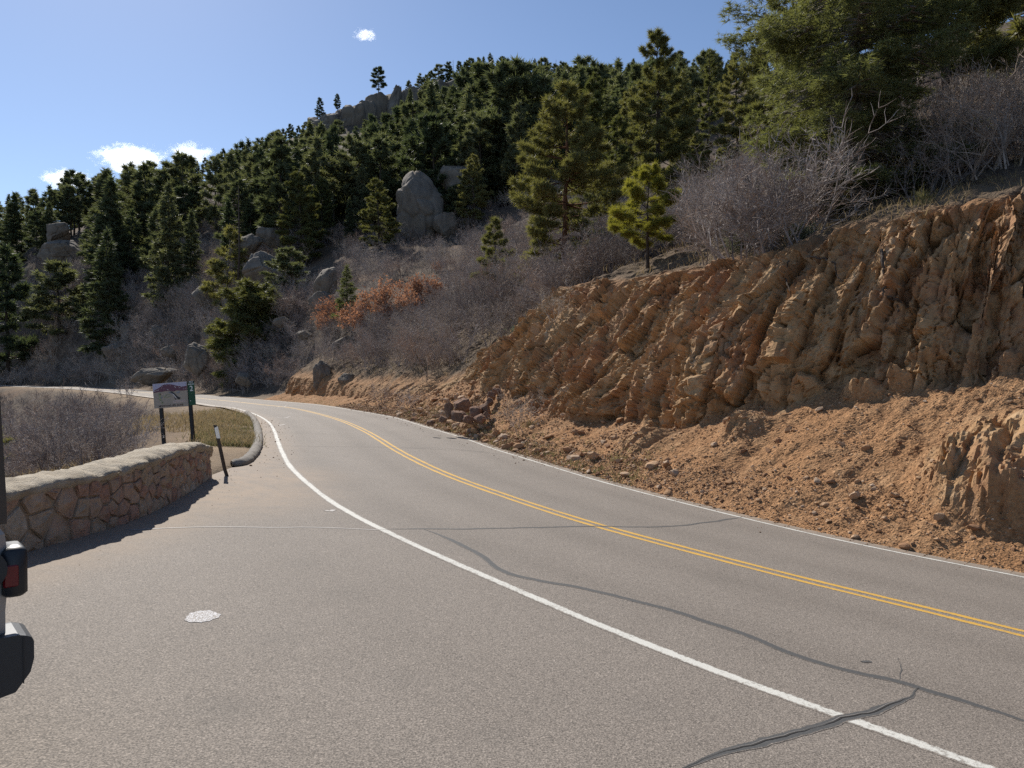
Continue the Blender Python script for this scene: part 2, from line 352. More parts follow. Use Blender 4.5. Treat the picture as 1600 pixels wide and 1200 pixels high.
# ------------------------------------------------------------------ ground model: fitted to the lane lines
_p = np.array([1.69179671, -0.08704499, -0.03439172, 0.09523306, 0.03680311, -0.08494165])
def surf(x, y): return _p[1] * x + _p[2] * y + 1e-2 * (_p[3] * x * y + _p[4] * y * y + _p[5] * x * x)
def px_surf(u, v):
    dx = (u - 800) / F; dz = -(v - V0) / F; y = 8.0
    for i in range(100):
        g = CAMZ + dz * y - surf(dx * y, y); g2 = CAMZ + dz * (y + 1e-3) - surf(dx * (y + 1e-3), y + 1e-3)
        y = min(90, max(1, y - max(-4, min(4, g / ((g2 - g) / 1e-3)))))
    return dx * y, y
def px_at(u, v, D): return np.array([(u - 800) / F * D, D, CAMZ - (v - V0) / F * D])
def project(p): return 800 + p[0] / p[1] * F, V0 + (CAMZ - p[2]) / p[1] * F

LN = [(25, -13.5), (16, -8.5), (9, -3.2), (5.2, .8), (2.4, 3.8), (1.9, 4.2), (1.6, 4.5), (0.9, 5.2), (0.5, 5.8), (-.1, 6.6), (-.7, 7.4), (-1.6, 8.7), (-2.5, 10.2), (-3.4, 12.1), (-4.4, 14.4), (-5.9, 18.5), (-7.9, 24.2), (-9.7, 29), (-12.1, 34.5), (-14.4, 39.1), (-16.6, 43.2)]
CN = [(27, -10.7), (18, -5.6), (11.4, -.5), (7.4, 3.2), (4.5, 6.4), (3.8, 7.1), (3.1, 7.7), (2.3, 8.7), (1.2, 10), (.2, 11.7), (-1, 14), (-1.8, 15.9), (-3, 19.2), (-5.1, 25.7), (-7.5, 32.1), (-10.2, 38.1), (-13.2, 44)]
RN = [(29, -8), (20, -2.8), (13.5, 2.4), (9.3, 6), (6.3, 9), (5.3, 9.8), (4.4, 10.9), (3.3, 12.7), (1.9, 15.4), (.3, 19.6), (-.6, 21.9), (-1.6, 25.2), (-3.6, 30.5), (-6, 36.9), (-9.3, 43.2)]
CF = [(-16.8, 50), (-22, 58.5), (-29, 69), (-38, 82), (-49, 97), (-62, 113), (-77, 129), (-95, 145), (-118, 162), (-150, 180), (-200, 200), (-300, 230)]
def dense(P, step=0.25, sig=0.0):
    P = np.array(P, float); d = np.r_[0, np.cumsum(np.linalg.norm(np.diff(P, axis=0), axis=1))]
    # Catmull-Rom
    out = []
    for i in range(len(P) - 1):
        p0, p1, p2, p3 = P[max(i - 1, 0)], P[i], P[i + 1], P[min(i + 2, len(P) - 1)]
        n = max(2, int((d[i + 1] - d[i]) / step)); t = np.linspace(0, 1, n, endpoint=False)[:, None]
        m1 = (p2 - p0) / 2; m2 = (p3 - p1) / 2
        out.append((2 * t**3 - 3 * t**2 + 1) * p1 + (t**3 - 2 * t**2 + t) * m1 + (-2 * t**3 + 3 * t**2) * p2 + (t**3 - t**2) * m2)
    Q = np.r_[np.concatenate(out), P[-1:]]
    if sig:
        k = int(3 * sig / step); w = np.exp(-0.5 * (np.arange(-k, k + 1) * step / sig) ** 2); w /= w.sum()
        Qp = np.pad(Q, ((k, k), (0, 0)), mode='reflect', reflect_type='odd')
        Q = np.stack([np.convolve(Qp[:, j], w, 'valid') for j in range(Q.shape[1])], -1)
    return Q
def normals2(P):
    T = np.gradient(P, axis=0); T /= np.linalg.norm(T, axis=1)[:, None]; return np.c_[T[:, 1], -T[:, 0]]      # right of travel
CF_ = np.array(CF, float); nf = normals2(np.r_[[CN[-1]], CF_])[1:]
Cl = dense(CN + CF, 0.25, 0.8); Ll = dense(LN + [tuple(q) for q in CF_ - nf * 3.2], 0.25, 0.8); Rl = dense(RN + [tuple(q) for q in CF_ + nf * 3.15], 0.25, 0.8)
Er = Rl + normals2(Rl) * 0.32                      # asphalt edge on the bank side
# left edge of the asphalt: wall foot, then kerb, then just outside the white line
wall_px = [(41.6, 861.6), (94, 847), (140, 834), (188, 820), (236, 800), (280, 777), (315, 754), (328, 744)]
wall_b = np.array([px_surf(*q) for q in wall_px])
d0 = wall_b[0] - wall_b[1]; d0 /= np.linalg.norm(d0)
wall_pts = [tuple(wall_b[0] + d0 * 6.5), tuple(wall_b[0] + d0 * 3)] + [tuple(q) for q in wall_b]
kerb_px = [(362, 731), (381, 729), (397, 720), (407, 707), (411, 692), (410, 677), (406, 664), (399, 653)]
kerb_pts = [px_surf(*q) for q in kerb_px]
j = np.argmin(np.abs(Ll[:, 1] - (kerb_pts[-1][1] + 2.5)))
El = Ll - normals2(Ll) * 0.45
edge_pts = [(-14, -30), (-9.5, -8)] + wall_pts + kerb_pts + [tuple(q) for q in El[j::20]]
edge_pts = [p for i, p in enumerate(edge_pts) if i == 0 or p[1] > edge_pts[i - 1][1] + 0.02]
Al = np.array(edge_pts)
def fx(P):
    P = P[np.argsort(P[:, 1])]
    return lambda y: np.interp(y, P[:, 1], P[:, 0])
ext = np.array([(-900, 400.0), (-1500, 600.0)])
xL = fx(np.r_[[(-14, -400.0)], Al, ext]); xR = fx(np.r_[[(420, -260.0), (60, -26)], Er, ext])
def slopefac(fn, y): s = (fn(y + 1.5) - fn(y - 1.5)) / 3.0; return 1 / np.sqrt(1 + s * s)

def tps_fit(P, v, lam=1e-3):
    P = np.asarray(P, float); n = len(P); r = np.linalg.norm(P[:, None] - P[None], axis=2)
    K = np.where(r > 0, r * r * np.log(r + 1e-12), 0) + lam * np.eye(n); Q = np.c_[np.ones(n), P]
    A = np.block([[K, Q], [Q.T, np.zeros((3, 3))]]); w = np.linalg.solve(A, np.r_[v, 0, 0, 0])
    def ev(X):
        X = np.asarray(X, float); out = np.empty(len(X))
        for i in range(0, len(X), 20000):
            x = X[i:i + 20000]; r = np.linalg.norm(x[:, None] - P[None], axis=2)
            out[i:i + 20000] = np.where(r > 0, r * r * np.log(r + 1e-12), 0) @ w[:n] + w[n] + x @ w[n + 1:]
        return out
    return ev
gp, gv = [], []
for P in (LN, CN, RN):
    for x, y in P:
        if 3 < y < 45: gp.append((x, y)); gv.append(surf(x, y))
for x, y in [(-6, 5), (-4, 3), (-2, 2), (0, 0), (-7, 1), (-3, 8), (-5, 12), (-6, 17), (-5, 6), (-1, 4), (2, 1)]: gp.append((x, y)); gv.append(surf(x, y))
for x, y, z in [(-9, -10, .5), (0, -10, .1), (9, -3, -.76), (14, 1, -1.30), (25, -10, -1.9), (-30, -10, 1), (60, -26, -3.5)]: gp.append((x, y)); gv.append(z)
zf = [-.42, -.52, -.62, -.68, -.70, -.7, -.7, -.7, -.7, -.7, -.7, -.7]
for (x, y), n_, z in zip(CF_, nf, zf):
    for o in (-3.2, 0, 3.2): gp.append((x + n_[0] * o, y + n_[1] * o)); gv.append(z)
zg_ = tps_fit(np.array(gp) / 30, gv, 2e-3)
def zg(x, y):
    x = np.asarray(x, float); y = np.asarray(y, float); return zg_(np.c_[x.ravel(), y.ravel()] / 30).reshape(x.shape)

# hill surface: control points read off the photograph (column, row, estimated depth)
HC = [(0, 598, 176), (0, 540, 186), (0, 470, 204), (0, 395, 236), (0, 385, 262), (0, 420, 330), (100, 600, 153), (100, 530, 165), (100, 455, 185), (100, 388, 218), (100, 370, 250), (100, 400, 320),
      (200, 606, 122), (200, 560, 131), (200, 500, 146), (200, 430, 176), (200, 370, 218), (200, 335, 265), (200, 370, 330), (300, 613, 92), (300, 570, 102), (300, 500, 122), (300, 430, 150), (300, 370, 190), (300, 305, 255), (300, 330, 330),
      (400, 619, 71), (400, 560, 84), (400, 500, 100), (400, 430, 122), (400, 380, 145), (400, 320, 190), (400, 250, 280), (400, 270, 360), (500, 560, 68), (500, 500, 80), (500, 440, 97), (500, 380, 122), (500, 300, 180), (500, 213, 305), (500, 200, 335), (500, 230, 420),
      (600, 590, 48), (600, 530, 57), (600, 470, 70), (600, 400, 100), (600, 330, 150), (600, 260, 220), (600, 185, 318), (600, 155, 350), (600, 190, 430), (700, 540, 44), (700, 515, 50), (700, 460, 66), (700, 400, 92), (700, 330, 140), (700, 250, 220), (700, 160, 335), (700, 132, 372), (700, 170, 450),
      (780, 118, 388), (780, 150, 470), (800, 490, 40), (800, 440, 54), (800, 385, 80), (800, 320, 122), (800, 235, 210), (900, 430, 38), (900, 400, 50), (900, 350, 76), (900, 280, 130), (900, 200, 230), (900, 137, 372), (900, 170, 450),
      (1000, 425, 32), (1000, 380, 46), (1000, 320, 70), (1000, 240, 130), (1000, 150, 330), (1000, 190, 430), (1100, 395, 27), (1100, 340, 40), (1100, 290, 60), (1100, 205, 120), (1100, 150, 290), (1100, 190, 400),
      (1200, 370, 24), (1200, 305, 36), (1200, 245, 56), (1200, 170, 110), (1200, 120, 250), (1330, 325, 22), (1330, 262, 33), (1330, 200, 52), (1330, 130, 100), (1450, 300, 20), (1450, 225, 33), (1450, 155, 52), (1450, 90, 110),
      (1600, 262, 19), (1600, 185, 31), (1600, 95, 52), (1600, 40, 110), (1900, 220, 17), (1900, 130, 28), (1900, 30, 50), (2600, 130, 14), (2600, 0, 24), (2600, -120, 45), (-200, 590, 215), (-200, 480, 240), (-200, 400, 280), (-600, 560, 260), (-600, 430, 300)]
hp = np.array([px_at(*q) for q in HC])
hp = np.r_[hp, [(30, -6, 2.5), (45, -4, 10), (70, -20, 16), (120, 20, 50), (200, -40, 50), (60, -60, 6), (-200, 420, 40), (0, 640, 100), (-300, 600, 40), (300, 600, 120), (500, 200, 120)]]
def hcoord(x, y): return np.c_[np.arctan2(x, y) * 2.0, np.log(np.hypot(x, y) + 1)]
_hz = tps_fit(hcoord(hp[:, 0], hp[:, 1]), (hp[:, 2] - CAMZ) / np.hypot(hp[:, 0], hp[:, 1]), 2e-3)
def hill(x, y): return CAMZ + _hz(hcoord(x, y)) * np.hypot(x, y)
GP = [(-11, 10, -2.2), (-10, 2, -2.0), (-16, 4, -4), (-19, 12, -5), (-14, 22, -2.4), (-20, 30, -3.4), (-30, 30, -6.5), (-24, 44, -3.0), (-45, 50, -8), (-36, 62, -4), (-55, 78, -5), (-75, 100, -5.5), (-100, 122, -6), (-140, 150, -7), (-60, 20, -14), (-120, 60, -20), (-30, -10, -8),
      (-60, -60, -14), (-180, 0, -30), (-260, 150, -25), (-20, -40, -6), (0, -60, -4), (-30, 16, -7.5), (-80, 75, -12), (-200, -200, -40), (60, -200, -20), (-40, 36, -8.5)]
GP = np.array(GP, float); _gz = tps_fit(GP[:, :2] / 40, GP[:, 2], 5e-2)

BANK_Y = (0.5, 66.0); BANK_T = 13.0
def terrain_z(x, y, lower=True):
    x = np.asarray(x, float).ravel(); y = np.asarray(y, float).ravel()
    a, b = xL(y), xR(y); tl = (a - x) * slopefac(xL, y); tr = (x - b) * slopefac(xR, y)
    base = zg(np.clip(x, a - 1.0, b + 0.5), y)
    H = hill(x, y); G = _gz(np.c_[x, y] / 40)
    d0 = np.interp(y, [15, 19, 20, 31, 36, 45], [0.9, 0.9, 2.6, 3.2, 1.2, 1.0])
    zr = base + (np.maximum(H, base - 2) - base) * sstep(0.2, 10.0, tr)
    zl = base + (G - base) * sstep(0, 7.5, tl - d0)
    rough = fbm(x * .11, y * .11, 0 * x, 4) * 1.1 * sstep(6, 30, np.maximum(tr - 4, tl * .6)) + fbm(x * .9, y * .9, 3 + 0 * x, 3) * .13 * sstep(0.4, 4, np.maximum(tr, tl - .8))
    z = np.where(tr > 0, zr, np.where(tl > 0, zl, base)) + rough
    if lower:
        inside = np.minimum(-tr, -tl)                            # depth inside the asphalt
        z = z - 0.35 * sstep(-0.35, 0.25, inside)
        bk = sstep(BANK_Y[0] - 2, BANK_Y[0] + 1, y) * (1 - sstep(BANK_Y[1] - 3, BANK_Y[1], y))
        z = z - bk * 2.2 * sstep(0.0, 2.0, tr) * (1 - sstep(9.5, 12.0, tr))
    return z

# ------------------------------------------------------------------ terrain mesh (one sheet round the camera to the horizon)
az = np.r_[np.linspace(-180, -60, 50)[:-1], np.linspace(-60, -44, 50)[:-1], np.linspace(-44, 44, 620)[:-1], np.linspace(44, 62, 50)[:-1], np.linspace(62, 180, 50)]
rr = np.r_[0.4, np.geomspace(2.0, 420, 400), np.geomspace(440, 3500, 14)]
A, R_ = np.meshgrid(np.radians(az), rr)
tx, ty = (R_ * np.sin(A)).ravel(), (R_ * np.cos(A)).ravel()
tz = terrain_z(tx, ty)
far = sstep(480, 900, R_.ravel()); tz = tz * (1 - far) + far * -30
V = np.c_[tx, ty, tz]; Fg = grid_faces(len(rr), len(az))
me = mesh_np('terrain', V, Fg, M['terrain'], True)
tl_ = (xL(ty) - tx) * slopefac(xL, ty); tr_ = (tx - xR(ty)) * slopefac(xR, ty)
dirt = np.clip((1 - sstep(1.0, 4.5, tl_)) * (tl_ > -1) + (1 - sstep(.6, 4, tr_)) * (tr_ > -1) * .7, 0, 1)
attr(me, 'dirt', dirt * (0.55 + 0.45 * np.clip(fbm(tx * .5, ty * .5, 0 * tx, 3) + .3, 0, 1)))
terrain = tag(link('terrain', me), 'brown hillside and gully ground under the trees and scrub', kind='structure')

# ------------------------------------------------------------------ asphalt road with its pull-out
ys = np.r_[np.linspace(-30, 2, 40)[:-1], np.linspace(2, 12, 130)[:-1], np.linspace(12, 45, 200)[:-1], np.geomspace(45, 235, 110)]
rows = []
for y in ys:
    t = np.linspace(0, 1, 150); rows.append(np.c_[xL(y) - .02 + (xR(y) - xL(y) + .02) * t, np.full(150, y)])
rw = np.concatenate(rows); rz = zg(rw[:, 0], rw[:, 1])
me = mesh_np('road', np.c_[rw, rz], grid_faces(len(ys), 150), M['asphalt'], True)
dl = np.minimum((rw[:, 0] - xL(rw[:, 1])), (xR(rw[:, 1]) - rw[:, 0]) * 2.2)
dust = (1 - sstep(0.0, 1.3, dl)) * .75
pz = np.array([px_surf(345, 770), px_surf(395, 745)])
for q, rad in ((pz[0], 2.2), (pz[1], 2.0)): dust = np.maximum(dust, .8 * (1 - sstep(.3, rad, np.hypot(rw[:, 0] - q[0], (rw[:, 1] - q[1]) * .7))))
attr(me, 'dust', dust)
dC = np.full(len(rw), 9.0); Cs = Cl[Cl[:, 1] < 120][::4]; cn_ = normals2(Cs)
for i in range(0, len(rw), 20000):
    d_ = rw[i:i + 20000, None, :] - Cs[None]; j_ = (d_ ** 2).sum(2).argmin(1); dC[i:i + 20000] = (d_[np.arange(len(j_)), j_] * cn_[j_]).sum(1)
attr(me, 'wheel', np.maximum.reduce([np.exp(-((dC - q_) / .32) ** 2) for q_ in (-2.35, -.85, .85, 2.35)]) * .55 + .3 * np.exp(-((dC + 4.6) / .5) ** 2))
oil = np.zeros(len(rw))
for u, v, rad, am in ((350, 1110, .16, .5), (430, 1000, .10, .35), (620, 1060, .13, .3), (540, 930, .2, .25), (1010, 1110, .14, .3), (760, 1150, .12, .35), (480, 880, .18, .25), (1120, 905, .18, .22)):
    q_ = px_surf(u, v); d_ = np.hypot(rw[:, 0] - q_[0], rw[:, 1] - q_[1]) / rad; oil = np.maximum(oil, .55 * am * np.exp(-d_ ** 2))
attr(me, 'oil', oil)
road = tag(link('road', me), 'grey worn two-lane asphalt road with a pull-out curving left', kind='structure')

def strip(name, P, w0, w1, mat, lift, label=None, dense_step=None):
    """a flat ribbon lying on the road; w0/w1 = left and right half widths (arrays or numbers)"""
    P = np.asarray(P, float); N = normals2(P); w0 = np.broadcast_to(w0, len(P))[:, None]; w1 = np.broadcast_to(w1, len(P))[:, None]
    cols = [P - N * w0 + N * (w0 + w1) * t for t in (0, .33, .67, 1)]
    Q = np.stack(cols, 1).reshape(-1, 2); V = np.c_[Q, zg(Q[:, 0], Q[:, 1]) + lift]
    me_ = mesh_np(name, V, grid_faces(len(P), 4), mat, True); attr(me_, 'edge', np.tile([0, 1, 1, 0], len(P))); o = link(name, me_, road)
    if label: o['label'] = label
    return o
def sub(P, y0, y1, keep=None): return P[(P[:, 1] > y0) & (P[:, 1] < y1)]
def wob(n, a, seed, f=.35): i = np.arange(n); return a * perlin(i * f, seed + 0.0 * i, 0.5 + 0 * i)
P = sub(Ll, -12, 215); n = len(P)
# left edge line is interrupted where the sealed crack crosses it
strip('white_edge_line', P, .066 + wob(n, .008, 1.), .066 + wob(n, .008, 2.), M['white'], .0015, 'long white edge line beside the pull-out')
P = sub(Rl, -8, 215); n = len(P); strip('white_edge_line', P, .055 + wob(n, .008, 3.), .055 + wob(n, .008, 4.), M['white'], .0015, 'white edge line along the foot of the rocky bank')
P = sub(Cl, -10, 215); n = len(P); N = normals2(P)
for sgn in (-1, 1): strip('yellow_centre_line', P + N * sgn * .095, .056 + wob(n, .010, 5. + sgn), .056 + wob(n, .010, 9. + sgn), M['yellow'], .0015)

def pxline(pts, step=.06, jit=.02, seed=0):
    Q = dense([px_surf(*q) for q in pts], step); n = len(Q); i = np.arange(n)
    s = np.linspace(0, n * step, n); off = jit * (perlin(s * 2.5, seed + 0 * s, 0 * s) + .6 * perlin(s * 8, seed + 3 + 0 * s, 0 * s))
    return Q + normals2(Q) * off[:, None]
def seal(name, pts, w, seed, label, jit=.02, lift=.002, crack=False):
    Q = pxline(pts, .05, jit, seed); n = len(Q); s = np.arange(n) * .05
    tp = np.clip(np.minimum(np.arange(n), np.arange(n)[::-1]) / 12, .15, 1)
    o = strip(name, Q, tp * (w + .22 * w * perlin(s * 2.1, 0 * s + seed, 0 * s) + +.13 * w * perlin(s * 11, 0 * s + seed, 2 + 0 * s)), tp * (w + .22 * w * perlin(s * 2.1, 5 + 0 * s + seed, 0 * s) + +.13 * w * perlin(s * 11, 7 + 0 * s + seed, 2 + 0 * s)), M['seal'], lift, label)
    if crack:
        Q2 = Q + normals2(Q) * (.012 * perlin(s * 4, 0 * s + seed + 40, 0 * s) + .007 * perlin(s * 13, 0 * s + seed + 44, 0 * s))[:, None]
        cw = tp * np.clip(.0035 + .005 * perlin(s * 3, 0 * s + seed, 1 + 0 * s), .0008, .012)
        c1 = strip('open_crack', Q2, cw, cw, M['crack'], lift + .0015)
        c2 = strip('crack_grit', Q2 + normals2(Q2) * .011, cw * .5, cw * .5, M['crackpale'], lift + .001)
    return o
seal('sealed_crack', [(662, 828), (690, 838), (740, 862), (790, 895), (840, 908), (900, 918), (1000, 942), (1060, 958), (1110, 975), (1180, 999), (1240, 1024), (1320, 1048), (1400, 1066), (1440, 1078), (1500, 1096), (1600, 1128), (1700, 1165)], .042, 1, 'long dark sealed crack winding along the near lane')
seal('sealed_crack', [(1440, 1078), (1425, 1092), (1390, 1107), (1340, 1122), (1290, 1137), (1240, 1152), (1190, 1165), (1140, 1180), (1090, 1196), (1040, 1215)], .040, 7, 'sealed crack with an open split crossing the white line', .03, .002, True)
seal('sealed_crack', [(592, 828), (640, 827), (730, 827), (830, 825), (930, 823), (1020, 824), (1080, 820), (1165, 808)], .03, 13, 'thin sealed crack across both lanes', .02)
seal('sealed_crack', [(1410, 1068), (1412, 1052), (1409, 1038), (1406, 1030)], .012, 17, 'short branching crack above the sealed crack', .03)
for pts, w, sd in (([(455, 697), (520, 698), (600, 699), (680, 702), (760, 706)], .012, 21), ([(625, 700), (700, 701), (790, 711)], .01, 23)):
    Q = pxline(pts, .1, .03, sd); strip('hairline_crack', Q, w * .8, w * .8, M['seal'], .0035)
Q = pxline([(200, 829), (260, 826), (340, 824), (420, 825), (500, 825), (590, 829)], .06, .012, 31)
strip('pale_scrape', Q, .016, .016, M['scuff'], .003, 'thin pale scrape across the pull-out')
for u, v, w in ((432, 664, 26), (443, 652, 20), (440, 623 + 12, 14), (1365 - 850, 798, 10)):
    Q = pxline([(u - w / 2, v), (u, v + 1), (u + w / 2, v - 1)], .1, .05, u); strip('pale_scrape', Q, .03, .05, M['scuff'], .003)
Q = pxline([(1350, 1037), (1358, 1036), (1365, 1037)], .03, .01, 3); strip('tar_fleck', Q, .02, .015, M['seal'], .0035)
# white sprayed spot
cx, cy = px_surf(314, 965); n = 40; a = np.linspace(0, 2 * np.pi, n, endpoint=False)
rad = (1 + .05 * np.sin(3 * a + 1) + .04 * np.sin(5 * a) + .05 * np.sin(11 * a + 2))
ring = np.c_[cx + .105 * rad * np.cos(a), cy + .135 * rad * np.sin(a)]
V = np.r_[[(cx, cy)], cx + (ring - (cx, cy)) * .5 + (0, cy - cx), ring] if False else np.r_[[(cx, cy)], (cx, cy) + (ring - (cx, cy)) * .55, ring]
k = np.arange(n); V = np.c_[V, zg(V[:, 0], V[:, 1]) + .003]
o = link('white_paint_spot', mesh_np('white_paint_spot', V, [np.stack([1 + k, 1 + n + k, 1 + n + (k + 1) % n, 1 + (k + 1) % n], -1), np.stack([0 * k, 1 + k, 1 + (k + 1) % n], -1)], M['spray']), road)
o['label'] = 'speckled white spray paint spot on the pull-out'

# ------------------------------------------------------------------ rocky road-cut bank with its scree
Ed = Er[(Er[:, 1] > BANK_Y[0]) & (Er[:, 1] < BANK_Y[1])]
En = normals2(Ed)
def foot(u, v, D):
    p = px_at(u, v, D); d = np.hypot(Ed[:, 0] - p[0], Ed[:, 1] - p[1]); i = d.argmin(); return Ed[i, 1], d[i], p[2]
tops = [foot(*q) for q in [(1900, 235, 13.0), (1600, 306, 14.5), (1480, 328, 15.2), (1330, 352, 16.4), (1200, 400, 18.1), (1100, 420, 20.3), (980, 448, 24.2), (900, 446, 28.5), (820, 500, 31), (760, 552, 34), (725, 585, 36), (690, 604, 39), (560, 600, 52), (480, 590, 62)]]
bases = [foot(*q) for q in [(1900, 520, 12), (1600, 552, 13.2), (1500, 590, 13.6), (1330, 603, 15), (1200, 625, 16.2), (1050, 672, 18), (980, 650, 20.8), (900, 648, 22.5), (840, 640, 24.5), (800, 611, 27.5), (760, 590, 31.5), (725, 594, 35), (690, 608, 38), (560, 622, 50), (480, 618, 61)]]
tops = np.array(sorted(tops)); bases = np.array(sorted(bases))
st = [0.0]; i = 0; sarc = np.r_[0, np.cumsum(np.linalg.norm(np.diff(Ed, axis=0), axis=1))]
while st[-1] < sarc[-1]:
    q = np.interp(st[-1], sarc, np.hypot(Ed[:, 0], Ed[:, 1])); yq = np.interp(st[-1], sarc, Ed[:, 1])
    st.append(st[-1] + max(.034, .0026 * (q + 4)) * (1.0 if yq > 6.5 else 2.5))
st = np.array(st[:-1]); nc = len(st)
ex, ey = np.interp(st, sarc, Ed[:, 0]), np.interp(st, sarc, Ed[:, 1]); nx, ny = np.interp(st, sarc, En[:, 0]), np.interp(st, sarc, En[:, 1])
def smooth1(a, k):
    w = np.hanning(2 * k + 1); w /= w.sum(); return np.convolve(np.pad(a, k, mode='edge'), w, 'valid')
k_ = max(3, nc // 60)
jg = lambda s_, a: a * fbm(st * .55, s_ + 0 * st, 0 * st, 3)
tB = smooth1(np.interp(ey, bases[:, 0], bases[:, 1]), k_) + jg(1., .35); zB = smooth1(np.interp(ey, bases[:, 0], bases[:, 2]), k_) + jg(1., .22)
tT = smooth1(np.interp(ey, tops[:, 0], tops[:, 1]), k_) + jg(5., .35); zT = smooth1(np.interp(ey, tops[:, 0], tops[:, 2]), k_) + jg(7., .18)
tT = np.maximum(tT, tB + .5)
z0 = zg(ex, ey) - .03
jx, jy = ex + nx * BANK_T, ey + ny * BANK_T; zJ = terrain_z(jx, jy, False) - .25
n1, n2, n3 = 125, 185, 60
w1 = np.linspace(0, 1, n1, endpoint=False); w2 = np.linspace(0, 1, n2, endpoint=False); w3 = np.linspace(0, 1, n3) ** 1.3
T = np.concatenate([w1[:, None] * tB[None], tB + (w2 ** 1.15)[:, None] * (tT - tB)[None], tT + w3[:, None] * (BANK_T - tT)[None]])
Z = np.concatenate([z0 + (.82 * w1 + .18 * w1 ** 2)[:, None] * (zB - z0)[None], zB + (1 - (1 - w2) ** 1.25)[:, None] * (zT - zB)[None], zT + (w3)[:, None] * (zJ - zT)[None]])
rowp = np.concatenate([w1, 1 + w2, 2 + w3])[:, None] * np.ones((1, nc))
X = ex + nx * T; Y = ey + ny * T
S = np.ones((len(T), 1)) * st[None]
def gnorm(X, Y, Z):
    a = np.stack([np.gradient(q, axis=1) for q in (X, Y, Z)], -1); b = np.stack([np.gradient(q, axis=0) for q in (X, Y, Z)], -1)
    n = np.cross(b, a); n /= np.linalg.norm(n, axis=2)[..., None] + 1e-9; return n
Nn = gnorm(X, Y, Z); Nn = np.where((Nn[..., 2:3] < 0), -Nn, Nn)
rock = sstep(.86, 1.03, rowp + .10 * fbm(S * .8, Z * .8, 0 * S, 3)) * (1 - sstep(1.9, 2.08, rowp + .08 * fbm(S * .9, Z * .9, 4 + 0 * S, 3)))
# isolated outcrops in the scree
def near(u, v, D, rad, asp=1.0):
    p = px_at(u, v, D); return 1 - sstep(.25, 1.0, np.sqrt((X - p[0]) ** 2 + (Y - p[1]) ** 2 + ((Z - p[2]) * asp) ** 2) / rad)
oc = np.maximum.reduce([near(1575, 735, 10.7, 1.5, 1.2), .8 * near(1640, 700, 10.9, 1.6), .75 * near(1345, 607, 14.5, .6, 2), .9 * near(1400, 585, 14.2, .75, 2), .9 * near(1460, 570, 13.9, .8, 2), .85 * near(1540, 552, 13.4, .9, 2), .5 * near(1170, 690, 15.6, .8), .4 * near(1010, 690, 17.5, 1.0)])
oc = np.clip(oc * 1.5 + .25 * oc * fbm(S * 2, Z * 2, 0 * S, 3), 0, 1)
ey2 = np.ones((len(T), 1)) * ey[None]
tilt = np.interp(ey2, [10, 14, 20, 30], [-.05, .10, .50, .85])
a_ = S + Z * tilt; u_ = X * .6 - Y * .6
warp = .35 * fbm(S * .7, Z * .7, u_ * .5, 3)
r1 = ridged((a_ + warp) / 1.15, Z / 3.2, u_ / 3.5, 3); r2 = ridged((a_ + warp * .7) / .42 + 9, Z / 1.3, u_ / 1.6, 2)
wx, wz = .07 * fbm(X * 3, Y * 3, Z * 3, 3), .09 * fbm(X * 3 + 9, Y * 3, Z * 3, 3)
f1, f2, idn, pl = worley((a_ + wx) / .80, (Z + wz + .25 * a_) / 2.1, u_ / 2.4, 5); f1b, f2b, idb, plb = worley((a_ + wx) / .33 + 5, (Z + wz - .3 * a_) / .70, u_ / .9, 5); f1c, f2c, idc, plc = worley((a_ + .4 * wx) / .13 + 3, (Z + .4 * wz) / .21 + 8, u_ / .35, 4)
big = fbm(S / 2.8, Z / 3.4, 0 * S, 2)
rough_ = sstep(-.3, .3, fbm(S / 1.6, Z / 2.2, 6 + 0 * S, 3))
crk = np.exp(-((f2 - f1) / .04) ** 2) * sstep(-.2, .2, fbm(S * .9, Z * .9, 2 + 0 * S, 2))
crkb = np.exp(-((f2b - f1b) / .05) ** 2)
dc = .30 * big + .03 * r1 + .46 * (idn - .5) + .40 * pl - .26 * crk + (.45 + .55 * rough_) * (.24 * (idb - .5) + .23 * plb - .09 * crkb) + (.5 + .5 * rough_) * (.085 * (idc - .5) + .11 * plc) + .025 * fbm(X * 5, Y * 5, Z * 5, 3)
ds = .10 * fbm(S * .8, Z * .9, 0 * S, 4) + .032 * fbm(X * 3, Y * 3, Z * 3, 4) + .02 * np.abs(fbm(X * 9, Y * 9, Z * 9, 3)) - .05 * np.maximum(0, ridged((S + .3 * Z) / .8, Z / 5, 0 * S, 1) - .55)
dt = .14 * fbm(X * .8, Y * .8, Z * .8, 4) + .05 * fbm(X * 4, Y * 4, Z * 4, 3)
top = sstep(1.95, 2.1, rowp)
toe = sstep(0, .10, rowp)
rock = rock * (1 - .75 * sstep(34, 48, ey)[None]); hgt = sstep(.3, 2.5, (zT - zB))[None]                              # low parts of the bank stay calm
disp = toe * (rock * dc * (.35 + .65 * hgt) + (1 - rock) * (1 - top) * ds + (1 - rock) * top * dt * (1 - sstep(2.6, 3.0, rowp)) + oc * (1 - rock) * (.22 + .9 * (.24 * r1 + .16 * r2 + .2 * (idn - .5) + .12 * pl - .12 * crk + .16 * (idb - .5) + .14 * plb + .05 * (idc - .5) + .05 * plc)))
X2, Y2, Z2 = X + Nn[..., 0] * disp, Y + Nn[..., 1] * disp, Z + Nn[..., 2] * disp
bank_me = mesh_np('rocky_bank', np.stack([X2, Y2, Z2], -1).reshape(-1, 3), grid_faces(len(T), nc)[:, ::-1], M['bank'], False)
attr(bank_me, 'rock', np.clip(np.maximum(rock, oc * .9), 0, 1)); attr(bank_me, 'soil', np.clip(top * sstep(1.98, 2.12, rowp + .05 * fbm(S * 2, Z, 0 * S, 2)), 0, 1))
bank = tag(link('rocky_bank', bank_me), 'orange-brown rock road cut with a scree apron beside the road', kind='structure')
